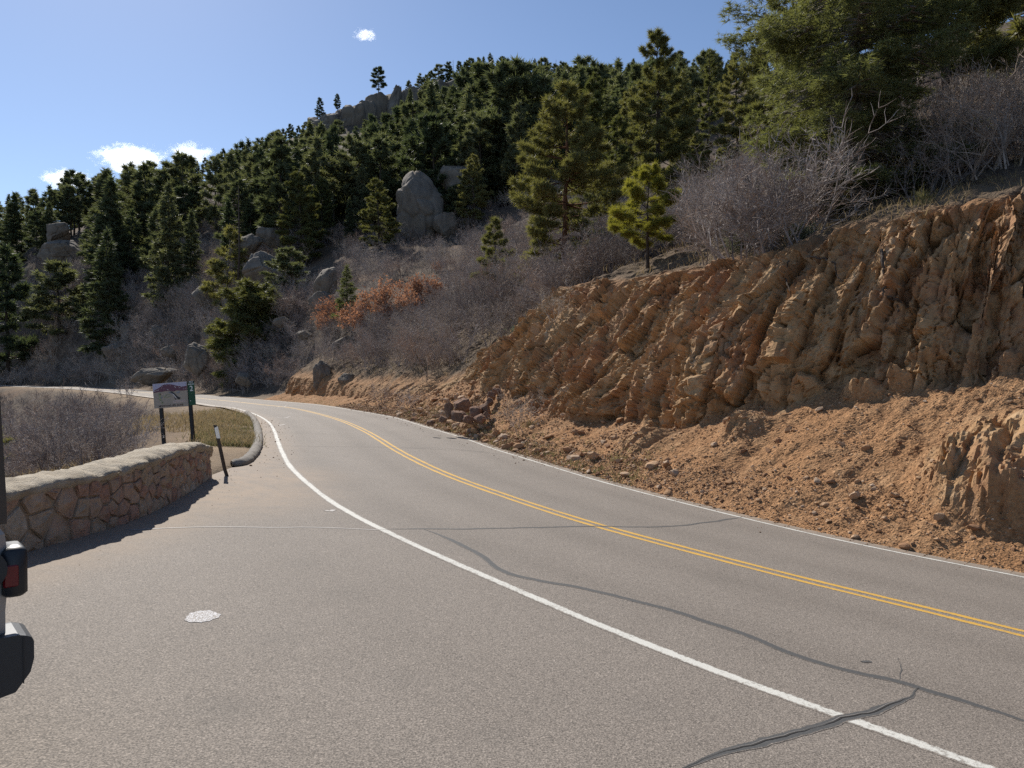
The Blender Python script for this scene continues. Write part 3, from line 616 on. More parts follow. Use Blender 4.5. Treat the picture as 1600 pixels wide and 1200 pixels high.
bkP = np.stack([X2, Y2, Z2], -1); bkN = gnorm(X2, Y2, Z2); bkN = np.where(bkN[..., 2:3] < 0, -bkN, bkN)
_bs = bkP[::3, ::4].reshape(-1, 3)
def gz(x, y):
    """ground height for planting: bank where there is one, else terrain"""
    tr = (x - xR(y)) * slopefac(xR, y)
    z = float(terrain_z([x], [y])[0])
    if BANK_Y[0] < y < BANK_Y[1] + 6 and -.2 < tr < BANK_T + 2:
        d = (_bs[:, 0] - x) ** 2 + (_bs[:, 1] - y) ** 2; i = np.argpartition(d, 4)[:4]
        if d[i].min() < .5: z = max(z, float(_bs[i, 2].max()) - .06)
    return z

# ------------------------------------------------------------------ stones and gravel on the scree
def ico(sub=1):
    t = (1 + 5 ** .5) / 2
    V = [(-1, t, 0), (1, t, 0), (-1, -t, 0), (1, -t, 0), (0, -1, t), (0, 1, t), (0, -1, -t), (0, 1, -t), (t, 0, -1), (t, 0, 1), (-t, 0, -1), (-t, 0, 1)]
    Fc = [(0, 11, 5), (0, 5, 1), (0, 1, 7), (0, 7, 10), (0, 10, 11), (1, 5, 9), (5, 11, 4), (11, 10, 2), (10, 7, 6), (7, 1, 8), (3, 9, 4), (3, 4, 2), (3, 2, 6), (3, 6, 8), (3, 8, 9), (4, 9, 5), (2, 4, 11), (6, 2, 10), (8, 6, 7), (9, 8, 1)]
    V = [np.array(v) / np.linalg.norm(v) for v in V]
    for _ in range(sub):
        mid = {}; nf_ = []
        def mp(a, b):
            k = (min(a, b), max(a, b))
            if k not in mid: q = V[a] + V[b]; V.append(q / np.linalg.norm(q)); mid[k] = len(V) - 1
            return mid[k]
        for a, b, c in Fc:
            x, y, z = mp(a, b), mp(b, c), mp(c, a); nf_ += [(a, x, z), (b, y, x), (c, z, y), (x, y, z)]
        Fc = nf_
    return np.array(V), np.array(Fc)
rng = np.random.RandomState(5)
def chip(sub, seed, cuts=7):
    V, Fc = ico(sub); r = np.random.RandomState(seed); V = V * (1 + .12 * r.randn(len(V), 1))
    for _ in range(cuts):                                           # flat broken faces
        n = r.randn(3); n /= np.linalg.norm(n); d = r.uniform(.45, .8); h = V @ n; V = np.where((h > d)[:, None], V - n * (h - d)[:, None], V)
    return V * np.array([1, r.uniform(.6, .95), r.uniform(.45, .75)]), Fc
stone_meshes = [mesh_np('stone', *chip(1, 100 + i), M['stone']) for i in range(9)]
fl = bkP.reshape(-1, 3); fn = bkN.reshape(-1, 3); fr = rowp.ravel(); frock = np.maximum(rock, oc).ravel()
cand = np.where((fr > .01) & (fr < .98) & (fl[:, 1] < 40) & (fl[:, 1] > 5.5) & (fl[:, 0] / fl[:, 1] < .78))[0]
wgt = (1.0 - .75 * frock[cand]) * (1 + 2.5 * (fr[cand] < .3)); wgt /= wgt.sum()
for i in rng.choice(cand, 240, replace=False, p=wgt):
    D = fl[i, 1]; s = min(.24, D * rng.uniform(.0032, .0062) * rng.choice([1, 1, 1, 1.5, 2.2]))
    o = link('stone', stone_meshes[rng.randint(9)], bank, fl[i] + fn[i] * s * .25, (rng.uniform(-.5, .5), rng.uniform(-.5, .5), rng.uniform(0, 6.3)), s)
def gravel(P, Nr, sizes, name, mat, parent, lab, seed):
    r = np.random.RandomState(seed); base = [chip(0, 300 + i, 4) for i in range(6)]; Vs, Fs, Ts = [], [], []; n = 0
    for b in range(6):
        p_, n_, sz = P[b::6], Nr[b::6], sizes[b::6]; V0_, F0 = base[b]; a = r.uniform(0, 6.28, len(p_)); ca, sa = np.cos(a), np.sin(a)
        V = V0_[None] * sz[:, None, None]; V = np.stack([V[..., 0] * ca[:, None] - V[..., 1] * sa[:, None], V[..., 0] * sa[:, None] + V[..., 1] * ca[:, None], V[..., 2]], -1)
        V = V + (p_ + n_ * (sz * .2)[:, None])[:, None, :]
        Vs.append(V.reshape(-1, 3)); Fs.append((F0[None] + (np.arange(len(p_)) * len(V0_))[:, None, None] + n).reshape(-1, 3)); n += V.shape[0] * V.shape[1]; Ts.append(np.repeat(r.rand(len(p_)), len(V0_)))
    me = mesh_np(name, np.concatenate(Vs), np.concatenate(Fs), mat); attr(me, 'tone', np.concatenate(Ts)); return tag(link(name, me, parent), lab, kind='stuff')
cand = np.where((fr > .003) & (fr < 1.0) & (fl[:, 1] < 48) & (fl[:, 1] > 4.5) & (fl[:, 0] / fl[:, 1] < .85))[0]
patch = fbm(fl[cand, 0] * .9, fl[cand, 1] * .9, 0 * cand, 3)
wgt = (1 - .85 * frock[cand]) * (.25 + 2.5 * (fr[cand] < .35) * (1 - fr[cand]) + np.clip(patch * 1.8, 0, 2)); wgt /= wgt.sum()
k = rng.choice(cand, 20000, replace=False, p=wgt); sz = np.minimum(.075, fl[k, 1] * rng.lognormal(-6.78, .46, len(k)))
gravel(fl[k], fn[k], sz, 'scree_gravel', M['gravel'], bank, 'loose orange gravel covering the scree', 8)

pts = []
for _ in range(5200):                                               # chips that have rolled onto the asphalt edge
    y = math.exp(rng.uniform(math.log(6.5), math.log(45))); t = -abs(rng.normal(0, .16)) + .12 if rng.rand() < .93 else -rng.uniform(0, 1.2); i = np.argmin(np.abs(Ed[:, 1] - y)); pts.append((Ed[i, 0] + En[i, 0] * t, Ed[i, 1] + En[i, 1] * t))
for _ in range(260):                                               # grit along the wall foot, the kerb and the corner
    y = rng.uniform(6, 30); t = abs(rng.normal(0, .45)); pts.append((float(xL(y)) + .05 + t, y))
pts = np.array(pts); P = np.c_[pts, zg(pts[:, 0], pts[:, 1]) + .002]; gravel(P, np.tile([0, 0, 1.0], (len(P), 1)), np.minimum(.05, P[:, 1] * rng.lognormal(-7.6, .5, len(P))), 'road_grit', M['gravel'], road, 'loose grit spilled on the asphalt edges', 12)
# ------------------------------------------------------------------ rubble stone wall
wp = np.array(wall_pts); Wb = dense(wall_pts, .06, .5); Wn = normals2(Wb)                       # right = towards the road
Wb = Wb[:-2]; Wn = Wn[:-2]; ws = np.r_[0, np.cumsum(np.linalg.norm(np.diff(Wb, axis=0), axis=1))]
wz0 = zg(Wb[:, 0], Wb[:, 1])
topf = [(0, 772), (40, 764), (87, 753), (130, 744), (175, 734.5), (210, 724.5), (247, 713.5), (275, 704), (300, 697.5), (318, 697), (328, 702)]
hh_ = []
for u, v in topf:                                                   # height of the front top edge above the wall foot
    k_i = np.argmin(np.abs(800 + Wb[:, 0] / np.maximum(Wb[:, 1], 2) * F - u) + (Wb[:, 1] < 4) * 999); D = Wb[k_i, 1]
    hh_.append((ws[k_i], CAMZ - (v - V0) / F * D - wz0[k_i]))
hh_ = np.array(sorted(hh_)); wh = np.interp(ws, hh_[:, 0], hh_[:, 1]) + .02 * perlin(ws * 1.4, 0 * ws + 2, 0 * ws)
TH = .46; Ltot = ws[-1]
def wpt(s, z, d):
    """point on the wall: s along, z above foot, d out of the front face"""
    s = np.asarray(s, float); bx, by = np.interp(s, ws, Wb[:, 0]), np.interp(s, ws, Wb[:, 1]); ax, ay = np.interp(s, ws, Wn[:, 0]), np.interp(s, ws, Wn[:, 1])
    over = np.maximum(0, s - Ltot); tx_, ty_ = Wb[-1] - Wb[-3]; l_ = math.hypot(tx_, ty_)
    return np.stack([bx + ax * d + over * tx_ / l_, by + ay * d + over * ty_ / l_, np.interp(s, ws, wz0) + z], -1)
wall = tag(link('stone_wall', None), 'low curved rubble stone wall with a pale coping beside the pull-out', 'stone wall'); wall.location = (0, 0, 0)
sg = np.arange(0, Ltot, .05); hg = np.interp(sg, ws, wh)
# mortared core: front, top hidden under the coping, back, and the end
prof = [(-.25, -.004), (0, -.004)] + [(t, -.004) for t in np.linspace(.08, .9, 12)] + [(.92, -TH * .5), (.9, -TH + .02), (0, -TH + .02), (-.6, -TH + .02)]
V = []
for zf_, d in prof:
    zz = np.where(np.full(len(sg), zf_) < 0, zf_, zf_ * hg); nz = .028 * fbm(sg * 2.2, zz * 2.2, 1 + 0 * sg, 4) * (d > -.1) * (zf_ > -.1); V.append(wpt(sg, zz, d + nz))
V = np.stack(V); nV = V.reshape(-1, 3); e = np.arange(len(prof)) * len(sg)
Ff = grid_faces(len(prof), len(sg))
endc = nV[e + len(sg) - 1].mean(0); b0 = len(nV); nV = np.r_[nV, [endc + (.0, .03, 0)]]
ends = np.array([(e[i] + len(sg) - 1, e[i + 1] + len(sg) - 1, b0) for i in range(len(e) - 1)])
link('mortar_core', mesh_np('mortar_core', nV, [Ff, ends], M['mortar'], True), wall)
pc = [(-.085, .012), (-.05, .035), (-.02, .05), (.012, .035), (.035, -.02), (.048, -.12), (.055, -.23), (.05, -.33), (.03, -.43), (0, -.48), (-.06, -.47)]
V = []; sg2 = np.arange(0, Ltot + .05, .035); hg2 = np.interp(sg2, ws, wh); endt = 1 - sstep(Ltot - .30, Ltot + .05, sg2)
scal = .15 + .75 * sstep(Ltot - 6, Ltot - 3.5, sg2)
for q, (dz, d) in enumerate(pc):
    nz = fbm(sg2 * 1.6, q * .35 + 0 * sg2, 3 + 0 * sg2, 4); nb = np.abs(np.sin(sg2 * 6.1 + 1.5 * np.sin(sg2 * 2.3))) ** .5
    lob = scal * .055 * (nb - .6) if d > -.15 else 0
    V.append(wpt(sg2, hg2 + dz * (.6 + .4 * endt) - .07 * (1 - endt) + .028 * nz + .020 * fbm(sg2 * 9, q * 1.3 + 0 * sg2, 0 * sg2, 3) + (.25 * lob if d > -.15 else 0), d * 1.0 + .03 * nz + .020 * fbm(sg2 * 8, q * 1.1 + 0 * sg2, 5 + 0 * sg2, 3) + (lob if d > -.15 else 0)))
V = np.stack(V); nV = V.reshape(-1, 3); e = np.arange(len(pc)) * len(sg2) + len(sg2) - 1; b0 = len(nV); nV = np.r_[nV, [nV[e].mean(0)]]
link('coping', mesh_np('coping', nV, [grid_faces(len(pc), len(sg2)), np.array([(e[i], e[i + 1], b0) for i in range(len(e) - 1)])], M['coping'], True), wall)
def clip(poly, n, d):
    out = []
    for i in range(len(poly)):
        a, b = poly[i], poly[(i + 1) % len(poly)]; da, db = a @ n - d, b @ n - d
        if da <= 0: out.append(a)
        if (da < 0) != (db < 0) and abs(da - db) > 1e-9: out.append(a + (b - a) * da / (da - db))
    return out
rs = np.random.RandomState(21); seeds = []
for _ in range(9000):
    s = rs.uniform(1.5, Ltot + .0); z = rs.uniform(.0, .72); rad = (.13 + .21 * rs.rand() ** 1.5) + .07 * (s < Ltot - 5)
    if all(((s - a) * .82) ** 2 + ((z - b) * 1.15) ** 2 > rad * rad for a, b in seeds): seeds.append((s, z))
seeds = np.array(seeds)
def wall_stone(poly, outf, seed, proud):
    c = poly.mean(0); P = c + (poly - c) * (1 - .016 / max(.05, np.linalg.norm(poly - c, axis=1).mean()))
    Q = []
    for i in range(len(P)):
        a, b = P[i], P[(i + 1) % len(P)]; m = max(1, int(np.linalg.norm(b - a) / .09)); Q += [a + (b - a) * t / m for t in range(m)]
    Q = np.array(Q); n = len(Q); Vv = []
    for sc, d in ((1.0, -.04), (1.0, .010), (.93, .026), (.5, .030)):
        R2 = c + (Q - c) * sc; nz = .026 * fbm(R2[:, 0] * 7 + seed, R2[:, 1] * 7, 0 * R2[:, 0], 3); Vv.append(outf(R2[:, 0] + (.5 * nz if sc == 1 else 0), R2[:, 1] + (.5 * nz if sc == 1 else 0), d * proud + nz * (d > 0)))
    Vv = np.concatenate(Vv + [outf(c[:1], c[1:], np.array([.055 * proud + .01 * math.sin(seed)]))])
    k = np.arange(n); q = np.concatenate([np.stack([r * n + k, r * n + (k + 1) % n, (r + 1) * n + (k + 1) % n, (r + 1) * n + k], -1) for r in range(3)])
    return Vv, [q, np.stack([3 * n + k, 3 * n + (k + 1) % n, np.full(n, 4 * n)], -1)]
for i, s0 in enumerate(seeds):
    hs = np.interp(s0[0], ws, wh); poly = [np.array(q) for q in ((s0[0] - .6, -.06), (s0[0] + .6, -.06), (s0[0] + .6, hs - .05), (s0[0] - .6, hs - .05))]
    for jx_ in np.argsort(((seeds - s0) ** 2).sum(1))[1:16]:
        dv = seeds[jx_] - s0; poly = clip(poly, dv, dv @ (seeds[jx_] + s0) / 2)
        if len(poly) < 3: break
    poly = clip(poly, np.array([1.0, 0]), Ltot - .02) if len(poly) >= 3 else poly
    if len(poly) < 3: continue
    poly = np.array(poly); w = np.ptp(poly, axis=0)
    if min(w) < .07: continue
    Vv, Fs = wall_stone(poly, lambda a, b, d: wpt(a, b, d), i * 3.7, .75 + .5 * rs.rand() if s0[0] > Ltot - 5.5 else .5 + .5 * rs.rand())
    link('stone', mesh_np('stone', Vv, Fs, M['wallstone'], False), wall)
# stones closing the far end of the wall
for i, (a0, a1, b0_, b1) in enumerate([(-.46, -.2, 0, .26), (-.2, .02, 0, .2), (-.46, -.24, .26, .5), (-.24, .02, .2, .46), (-.46, -.15, .5, .63), (-.15, .02, .46, .62)]):
    kz = (wh[-1] - .05) / .66; poly = np.array([(a0, b0_ * kz), (a1, (b0_ + .03) * kz), (a1 - .02, b1 * kz), (a0 + .03, (b1 + .02) * kz)])
    Vv, Fs = wall_stone(poly, lambda a, b, d: wpt(Ltot + d + .02, b, a), 50 + i, 1.0); link('stone', mesh_np('stone', Vv, [Fs[0][:, ::-1], Fs[1][:, ::-1]], M['wallstone']), wall)

# ------------------------------------------------------------------ rounded kerb at the grass corner
kp = dense([px_surf(364, 728)] + kerb_pts[1:] + [px_surf(390, 645.5)], .08, .25); kn = normals2(kp)
kp = kp - kn * .13; i_ = np.arange(len(kp)); V = []
for a in np.linspace(-.35, math.pi + .35, 13):
    wv = .9 + .12 * perlin(i_ * .25, 0 * i_ + a, 0 * i_)
    V.append(np.c_[kp + kn * (.135 * math.cos(a) * wv)[:, None], zg(kp[:, 0], kp[:, 1]) + .02 + .115 * math.sin(a) * wv * np.clip(i_ / 3 + .6, 0, 1)])
V = np.stack(V); nV = V.reshape(-1, 3); nk = len(kp); e0 = np.arange(13) * nk; e1 = e0 + nk - 1; b0 = len(nV)
nV = np.r_[nV, [nV[e0].mean(0)], [nV[e1].mean(0)]]
tag(link('kerb', mesh_np('kerb', nV, [grid_faces(13, nk), np.array([(e0[i + 1], e0[i], b0) for i in range(12)] + [(e1[i], e1[i + 1], b0 + 1) for i in range(12)])], M['kerb'], True)), 'rounded grey kerb curving round the grass corner past the wall', 'kerb')

# ------------------------------------------------------------------ interpretive sign, mile marker, delineator
M['black'] = simple('black painted post', (0.018, 0.019, 0.021), .5, .2, 8, spec=.4)
M['panel'] = simple('tan sign panel', (0.40, 0.335, 0.27), .5, .06, 5)
M['s_sky'] = simple('lavender print', (0.46, 0.44, 0.55), .5, .05); M['s_mtn'] = simple('plum print', (0.155, 0.068, 0.095), .5, .12)
M['s_snow'] = simple('pale print', (0.66, 0.62, 0.60), .5, .05); M['s_dark'] = simple('black print', (0.03, 0.028, 0.03), .5, .1)
M['s_grey'] = simple('grey print', (0.27, 0.28, 0.29), .5, .1); M['s_green'] = simple('leaf print', (0.28, 0.31, 0.18), .5, .1); M['s_brown'] = simple('brown print', (0.085, 0.045, 0.035), .5, .1)
M['s_pink'] = simple('pink print', (0.60, 0.47, 0.43), .5, .05)
M['green'] = simple('green sign sheet', (0.022, 0.085, 0.045), .45, .1); M['signwhite'] = simple('white sign sheet', (0.80, 0.80, 0.78), .4, .03)
M['steel'] = simple('galvanised steel', (0.32, 0.32, 0.33), .45, .15, 9, .7)
SD = 19.3
def frame(tlx, v_top, D, lean, yaw):
    """origin and axes of an upright panel: x right, z up, y into the picture"""
    p = Vector(px_at(tlx, v_top, D)); R3 = Matrix.Rotation(yaw, 3, 'Z') @ Matrix.Rotation(lean, 3, 'Y'); return p, R3
def flat(name, pts, y, mat, parent):
    V = [(x, y, z) for x, z in pts]; n = len(V); me = bpy.data.meshes.new(name); me.from_pydata(V, [], [tuple(range(n))]); me.materials.append(mat); return link(name, me, parent)
def text(name, s, size, x, z, y, mat, parent, sx=1.0, align='CENTER'):
    cu = bpy.data.curves.new(name, 'FONT'); cu.body = s; cu.size = size; cu.align_x = align; cu.offset = size * .012; cu.resolution_u = 3
    ob = bpy.data.objects.new(name, cu); COL.objects.link(ob); dg = bpy.context.evaluated_depsgraph_get()
    me = bpy.data.meshes.new_from_object(ob.evaluated_get(dg)); bpy.data.objects.remove(ob); bpy.data.curves.remove(cu); me.materials.clear(); me.materials.append(mat)
    return link(name, me, parent, (x, y, z), (math.pi / 2, 0, 0), (sx, 1, 1))
LEAN = math.radians(-4.2)
p, R3 = frame(238, 600, SD, LEAN, math.radians(-3))
sign = tag(link('information_sign', None), 'tan nature sign with a plum mountain picture reading MONTANE LIFE ZONE, on black posts', 'sign'); sign.matrix_world = Matrix.Translation(p) @ R3.to_4x4()
sw, sh = .93, .655
link('sign_panel', Bag().box((sw / 2, .012, -sh / 2), (sw, .02, sh), bev=.003).mesh('sign_panel', M['panel']), sign)
def q(x, z): return (x * sw, -z * sh)
art = link('sign_artwork', None, sign)
flat('sky_print', [q(.005, .005), q(.995, .005), q(.995, .20), q(.005, .33)], -.0015, M['s_sky'], art)
flat('mountain_print', [q(.005, .33), q(.06, .25), q(.15, .20), q(.24, .13), q(.30, .075), q(.36, .055), q(.50, .06), q(.60, .09), q(.70, .14), q(.80, .165), q(.90, .19), q(.995, .17), q(.995, .345), q(.84, .355), q(.70, .33), q(.60, .365), q(.48, .33), q(.36, .325), q(.25, .35), q(.15, .345), q(.06, .365), q(.005, .36)], -.003, M['s_mtn'], art)
for x, z, w, h, a in ((.05, .31, .06, .025, 0), (.10, .28, .05, .02, -.3), (.16, .27, .09, .02, -.6), (.29, .13, .03, .02, 0), (.26, .19, .02, .02, 0), (.33, .23, .03, .02, 0), (.40, .09, .03, .015, 0), (.52, .10, .03, .02, 0), (.655, .19, .13, .022, .9), (.44, .28, .11, .02, .7), (.75, .15, .04, .025, .2), (.78, .23, .06, .02, -.2), (.84, .19, .07, .025, -.3), (.90, .29, .05, .015, -1), (.955, .28, .05, .015, -1)):
    ca, sa = math.cos(a), math.sin(a); flat('snow_print', [q(x + (i * w * ca - j * h * sa) / 2, z + (i * w * sa + j * h * ca) / 2) for i, j in ((-1, -.4), (0, -1), (1, -.2), (.3, 1))][::-1], -.0045, M['s_snow'], art)
flat('bird_print', [q(.42, .385), q(.50, .36), q(.60, .42), q(.69, .57), q(.72, .66), q(.64, .58), q(.55, .46)], -.003, M['s_grey'], art)
flat('bird_print', [q(.46, .37), q(.56, .365), q(.64, .46), q(.71, .585), q(.78, .62), q(.79, .66), q(.74, .70), q(.70, .665), q(.61, .49), q(.54, .41)], -.0045, M['s_dark'], art)
flat('bird_print', [q(.56, .45), q(.60, .47), q(.68, .63), q(.66, .645)], -.006, M['s_snow'], art); flat('bird_print', [q(.62, .58), q(.65, .66), q(.66, .72), q(.62, .66)], -.0045, M['s_dark'], art)
flat('bird_print', [q(.66, .40), q(.76, .36), q(.80, .39), q(.73, .47)], -.003, M['s_grey'], art)
for P_ in ([(.12, .58), (.20, .66), (.26, .74), (.25, .76), (.18, .69)], [(.20, .80), (.27, .75), (.29, .80), (.25, .83)], [(.30, .55), (.40, .47), (.50, .45), (.50, .465), (.41, .49), (.32, .58)], [(.30, .58), (.40, .57), (.52, .52), (.53, .535), (.40, .595)], [(.15, .40), (.21, .40), (.23, .62), (.20, .70), (.17, .56)]): flat('leaf_print', [q(*a) for a in P_], -.003, M['s_green'], art)
flat('leaf_print', [q(.17, .42), q(.21, .405), q(.24, .43), q(.21, .46)], -.0045, M['s_brown'], art); flat('leaf_print', [q(.21, .56), q(.26, .53), q(.26, .60), q(.22, .61)], -.0045, M['s_grey'], art); flat('leaf_print', [q(.23, .77), q(.27, .76), q(.27, .79)], -.0045, M['s_dark'], art)
for z in (.735, .79): flat('caption_band', [q(.56, z), q(.93, z - .012), q(.93, z + .018), q(.56, z + .03)], -.003, M['s_pink'], art)
text('sign_lettering', 'MONTANE LIFE ZONE', .073, sw * .5, -sh * .955, -.003, M['s_brown'], art, .92)
for xx, dz in ((.155, 1.7), (.955, 1.7)):
    link('post', Bag().box((xx, .063, -dz / 2 - .02), (.085, .075, dz), bev=.006).mesh('post', M['black']), sign)
for xx in (.155, .955):
    for zz in (-.06, -.58): V, Fs = tube([(xx if xx < .5 else .9, .004, zz), (xx if xx < .5 else .9, -.006, zz)], .012, 8); link('bolt', Bag().add(V, Fs).mesh('bolt', M['steel']), sign)
mk = tag(link('mile_marker', None), 'narrow green mile marker sign with a white 2, fixed behind the nature sign', 'sign'); mk.matrix_world = Matrix.Translation(p + R3 @ Vector((.945, .02, .012))) @ R3.to_4x4()
link('marker_panel', Bag().box((.09, .0, -.325), (.185, .006, .65), bev=.002).mesh('marker_panel', M['green']), mk)
flat('dark_band', [(.0, -.002), (.18, -.002), (.18, -.052), (.0, -.052)][::-1], -.0036, M['s_dark'], mk)
text('marker_lettering', 'MILE', .052, .092, -.048, -.0048, M['signwhite'], mk, 1.0); text('marker_lettering', 'MARKER', .05, .093, -.108, -.0048, M['signwhite'], mk, .85)
text('marker_number', '2', .19, .092, -.268, -.0048, M['signwhite'], mk, 1.0)
V, Fs = tube([(.045, 0, -.53), (.045, -.008, -.53)], .011, 8); link('bolt', Bag().add(V, Fs).mesh('bolt', M['signwhite']), mk)
# delineator: bent flat post
b = Vector((*px_surf(354, 744), 0)); b.z = float(zg(np.array([b.x]), np.array([b.y]))[0])
D = b.y; top = Vector(px_at(336, 664, D - .1)); kn_ = Vector(px_at(350.5, 733, D))
de = tag(link('delineator', None), 'bent thin metal delineator post with a white reflector beside the wall end', 'road marker post'); de.location = b
V = []; pp = [Vector((0, 0, -.12)) + (b - b), Vector((0, 0, .0)), kn_ - b, (kn_ - b).lerp(top - b, .5), top - b]
for q_ in pp:
    for dx, dy in ((-.032, -.006), (0, .012), (.032, -.006), (.030, .000), (0, .020), (-.030, .000)): V.append((q_.x + dx, q_.y + dy, q_.z))
k6 = np.arange(6); Fq = np.concatenate([np.stack([i * 6 + k6, i * 6 + (k6 + 1) % 6, (i + 1) * 6 + (k6 + 1) % 6, (i + 1) * 6 + k6], -1) for i in range(4)]); n_ = len(V)
link('post', mesh_np('post', V, [Fq, np.array([(24, 25, 28, 29), (25, 26, 27, 28)])], simple('weathered brown post', (.075, .06, .05), .6, .3, 12)), de)
u_ax = (top - kn_).normalized(); rp = top - b - u_ax * .14 + Vector((.012, -.014, 0)); x_ax = Vector((1, .1, 0)).normalized(); y_ax = u_ax.cross(x_ax)
Vr = [rp + x_ax * (i * .03) + u_ax * (j_ * .09 + (0.03 if i > 0 and j_ > 0 else 0)) - y_ax * 0 + Vector((0, d_, 0)) for d_ in (-.004, .004) for i, j_ in ((-1, -1), (1, -1), (1, 1), (-1, 1))]
link('reflector', mesh_np('reflector', [tuple(v) for v in Vr], np.array([(0, 1, 2, 3), (7, 6, 5, 4), (0, 4, 5, 1), (1, 5, 6, 2), (2, 6, 7, 3), (3, 7, 4, 0)]), M['signwhite']), de)

# ------------------------------------------------------------------ parked off-road vehicle, only its rear corner in frame
M['carpaint'] = simple('silver paint', (0.36, 0.36, 0.35), .35, .04, 3, .25, .5); M['hardtop'] = simple('dark grey hard top', (0.085, 0.078, 0.07), .55, .1, 40)
M['plastic'] = simple('black textured plastic', (0.022, 0.024, 0.027), .45, .15, 60, spec=.5); M['bumper'] = simple('charcoal bumper plastic', (0.035, 0.037, 0.040), .42, .12, 50, spec=.5)
M['redlens'] = simple('red lens', (0.16, 0.008, 0.014), .2, .1, 30, spec=.6); M['tyre'] = simple('tyre rubber', (0.022, 0.021, 0.02), .85, .2, 20); M['rim'] = simple('grey alloy', (.30, .30, .31), .4, .1, 9, .7)
M['glass'] = simple('dark window glass', (0.02, 0.024, 0.028), .08, .05, 2, spec=.6); M['dustypaint'] = simple('dusty lower sill', (0.13, 0.105, 0.085), .7, .25, 14)
rp = Vector(px_at(13, 900, 2.7)); zc = float(zg(np.array([-2.2]), np.array([2.3]))[0])
fw = Vector((-.745, -.665, 0)).normalized()
car = tag(link('parked_car', None), 'silver boxy off-road car cut off by the left edge, its tail lamp and bumper showing', 'car')
car.location = (rp.x, rp.y, zc); car.rotation_euler = (0, 0, math.atan2(fw.y, fw.x) - 0)          # +X forward, +Y left (towards the camera)
def cpart(name, bag, mat, smooth=False, par=None): return link(name, bag.mesh(name, mat, smooth), par or car)
# body extruded along the width (y from 0 at the near side to -1.75)
def extr(pts, y0, y1, inset=.03):
    P = np.array(pts, float); n = len(P); c = P.mean(0); Pi = c + (P - c) * (1 - inset)
    V = np.concatenate([np.c_[Pi[:, 0], np.full(n, y0), Pi[:, 1]], np.c_[P[:, 0], np.full(n, y0 - inset * np.sign(y0 - y1)), P[:, 1]], np.c_[P[:, 0], np.full(n, y1 + inset * np.sign(y0 - y1)), P[:, 1]], np.c_[Pi[:, 0], np.full(n, y1), Pi[:, 1]]])
    V = V[:, [0, 1, 2]]; k = np.arange(n); Q = np.concatenate([np.stack([r * n + k, r * n + (k + 1) % n, (r + 1) * n + (k + 1) % n, (r + 1) * n + k], -1) for r in range(3)])
    V = np.r_[V, [(c[0], y0, c[1]), (c[0], y1, c[1])]]; T = np.r_[np.stack([(k + 1) % n, k, np.full(n, 4 * n)], -1), np.stack([3 * n + k, 3 * n + (k + 1) % n, np.full(n, 4 * n + 1)], -1)]
    return Bag().add(V, [Q, T])
cpart('body', extr([(.03, .50), (.012, .60), (.012, .70), (.004, .80), (.004, .92), (.012, .99), (.035, 1.02), (2.9, 1.03), (3.0, 1.06), (4.05, 1.06), (4.12, .98), (4.12, .55), (3.9, .48), (.2, .46)], 0, -1.62), M['carpaint'])
cpart('hard_top', extr([(.004, 1.025), (.004, 1.10), (.03, 1.70), (.08, 1.79), (2.35, 1.80), (2.5, 1.76), (2.95, 1.11)], -.004, -1.61), M['hardtop'])
for x0, x1 in ((.18, .95), (1.05, 1.75), (1.85, 2.5)):
    cpart('window', extr([(x0, 1.18), (x0 + .03, 1.66), (x1 - (.03 if x1 < 2 else .28), 1.66), (x1, 1.18)], -.012, -.05, .02), M['glass'])
cpart('rear_window', Bag().box((.03, -.81, 1.42), (.02, 1.05, .44), bev=.006), M['glass'])
lamp = cpart('tail_lamp', Bag().box((-.016, -.075, .845), (.08, .16, .185), bev=.014), M['plastic'], True)
cpart('red_lens', Bag().box((-.003, .001, .835), (.05, .016, .085), bev=.006), M['redlens'], par=lamp)
cpart('fuel_cap', Bag().add(*tube([(.085, .0, .87), (.085, .025, .87)], .075, 20)), M['plastic'])
bp = extr([(-.045, .612), (-.062, .603), (-.070, .585), (-.070, .52), (-.058, .47), (-.01, .405), (.05, .395), (.05, .62), (-.02, .62)], .03, -.16, .02); cpart('rear_bumper', bp, M['bumper']); cpart('bumper_beam', Bag().box((.035, -.92, .50), (.05, 1.4, .2), bev=.01), M['bumper'])
cpart('bumper_seam', Bag().box((-.035, .014, .52), (.003, .04, .17)), M['plastic'])
cpart('rear_quarter_trim', extr([(.04, .30), (.02, .56), (.06, .60), (.30, .50), (.30, .34)], .012, -.06), M['dustypaint'])
for xw in (.62, 3.35):
    for yw in (-.10, -1.52):
        wl = cpart('wheel', Bag().add(*tube([(xw, yw - .11, .38), (xw, yw - .10, .38), (xw, yw + .10, .38), (xw, yw + .11, .38)], [.34, .38, .38, .34], 28)), M['tyre'])
        cpart('rim', Bag().add(*tube([(xw, yw - .115, .38), (xw, yw + .115, .38)], [.22, .22], 18)), M['rim'], par=wl)
    a = np.linspace(.1, math.pi - .1, 14); cpart('fender_flare', Bag().add(*tube(np.c_[xw + .47 * np.cos(a), np.full(14, .03), .42 + .45 * np.sin(a)], .055, 6)), M['plastic'])
for x0 in (1.0, 1.95): cpart('door_seam', Bag().box((x0, .0, .82), (.008, .004, .5)), M['plastic'])
for x0 in (1.2, 2.1): cpart('door_handle', Bag().box((x0, .02, .98), (.16, .03, .03), bev=.01), M['plastic'])
for x0, yy in ((4.1, -.3), (4.1, -1.3)): cpart('headlight', Bag().add(*tube([(x0 - .02, yy, .86), (x0 + .04, yy, .86)], .10, 18)), M['signwhite'])

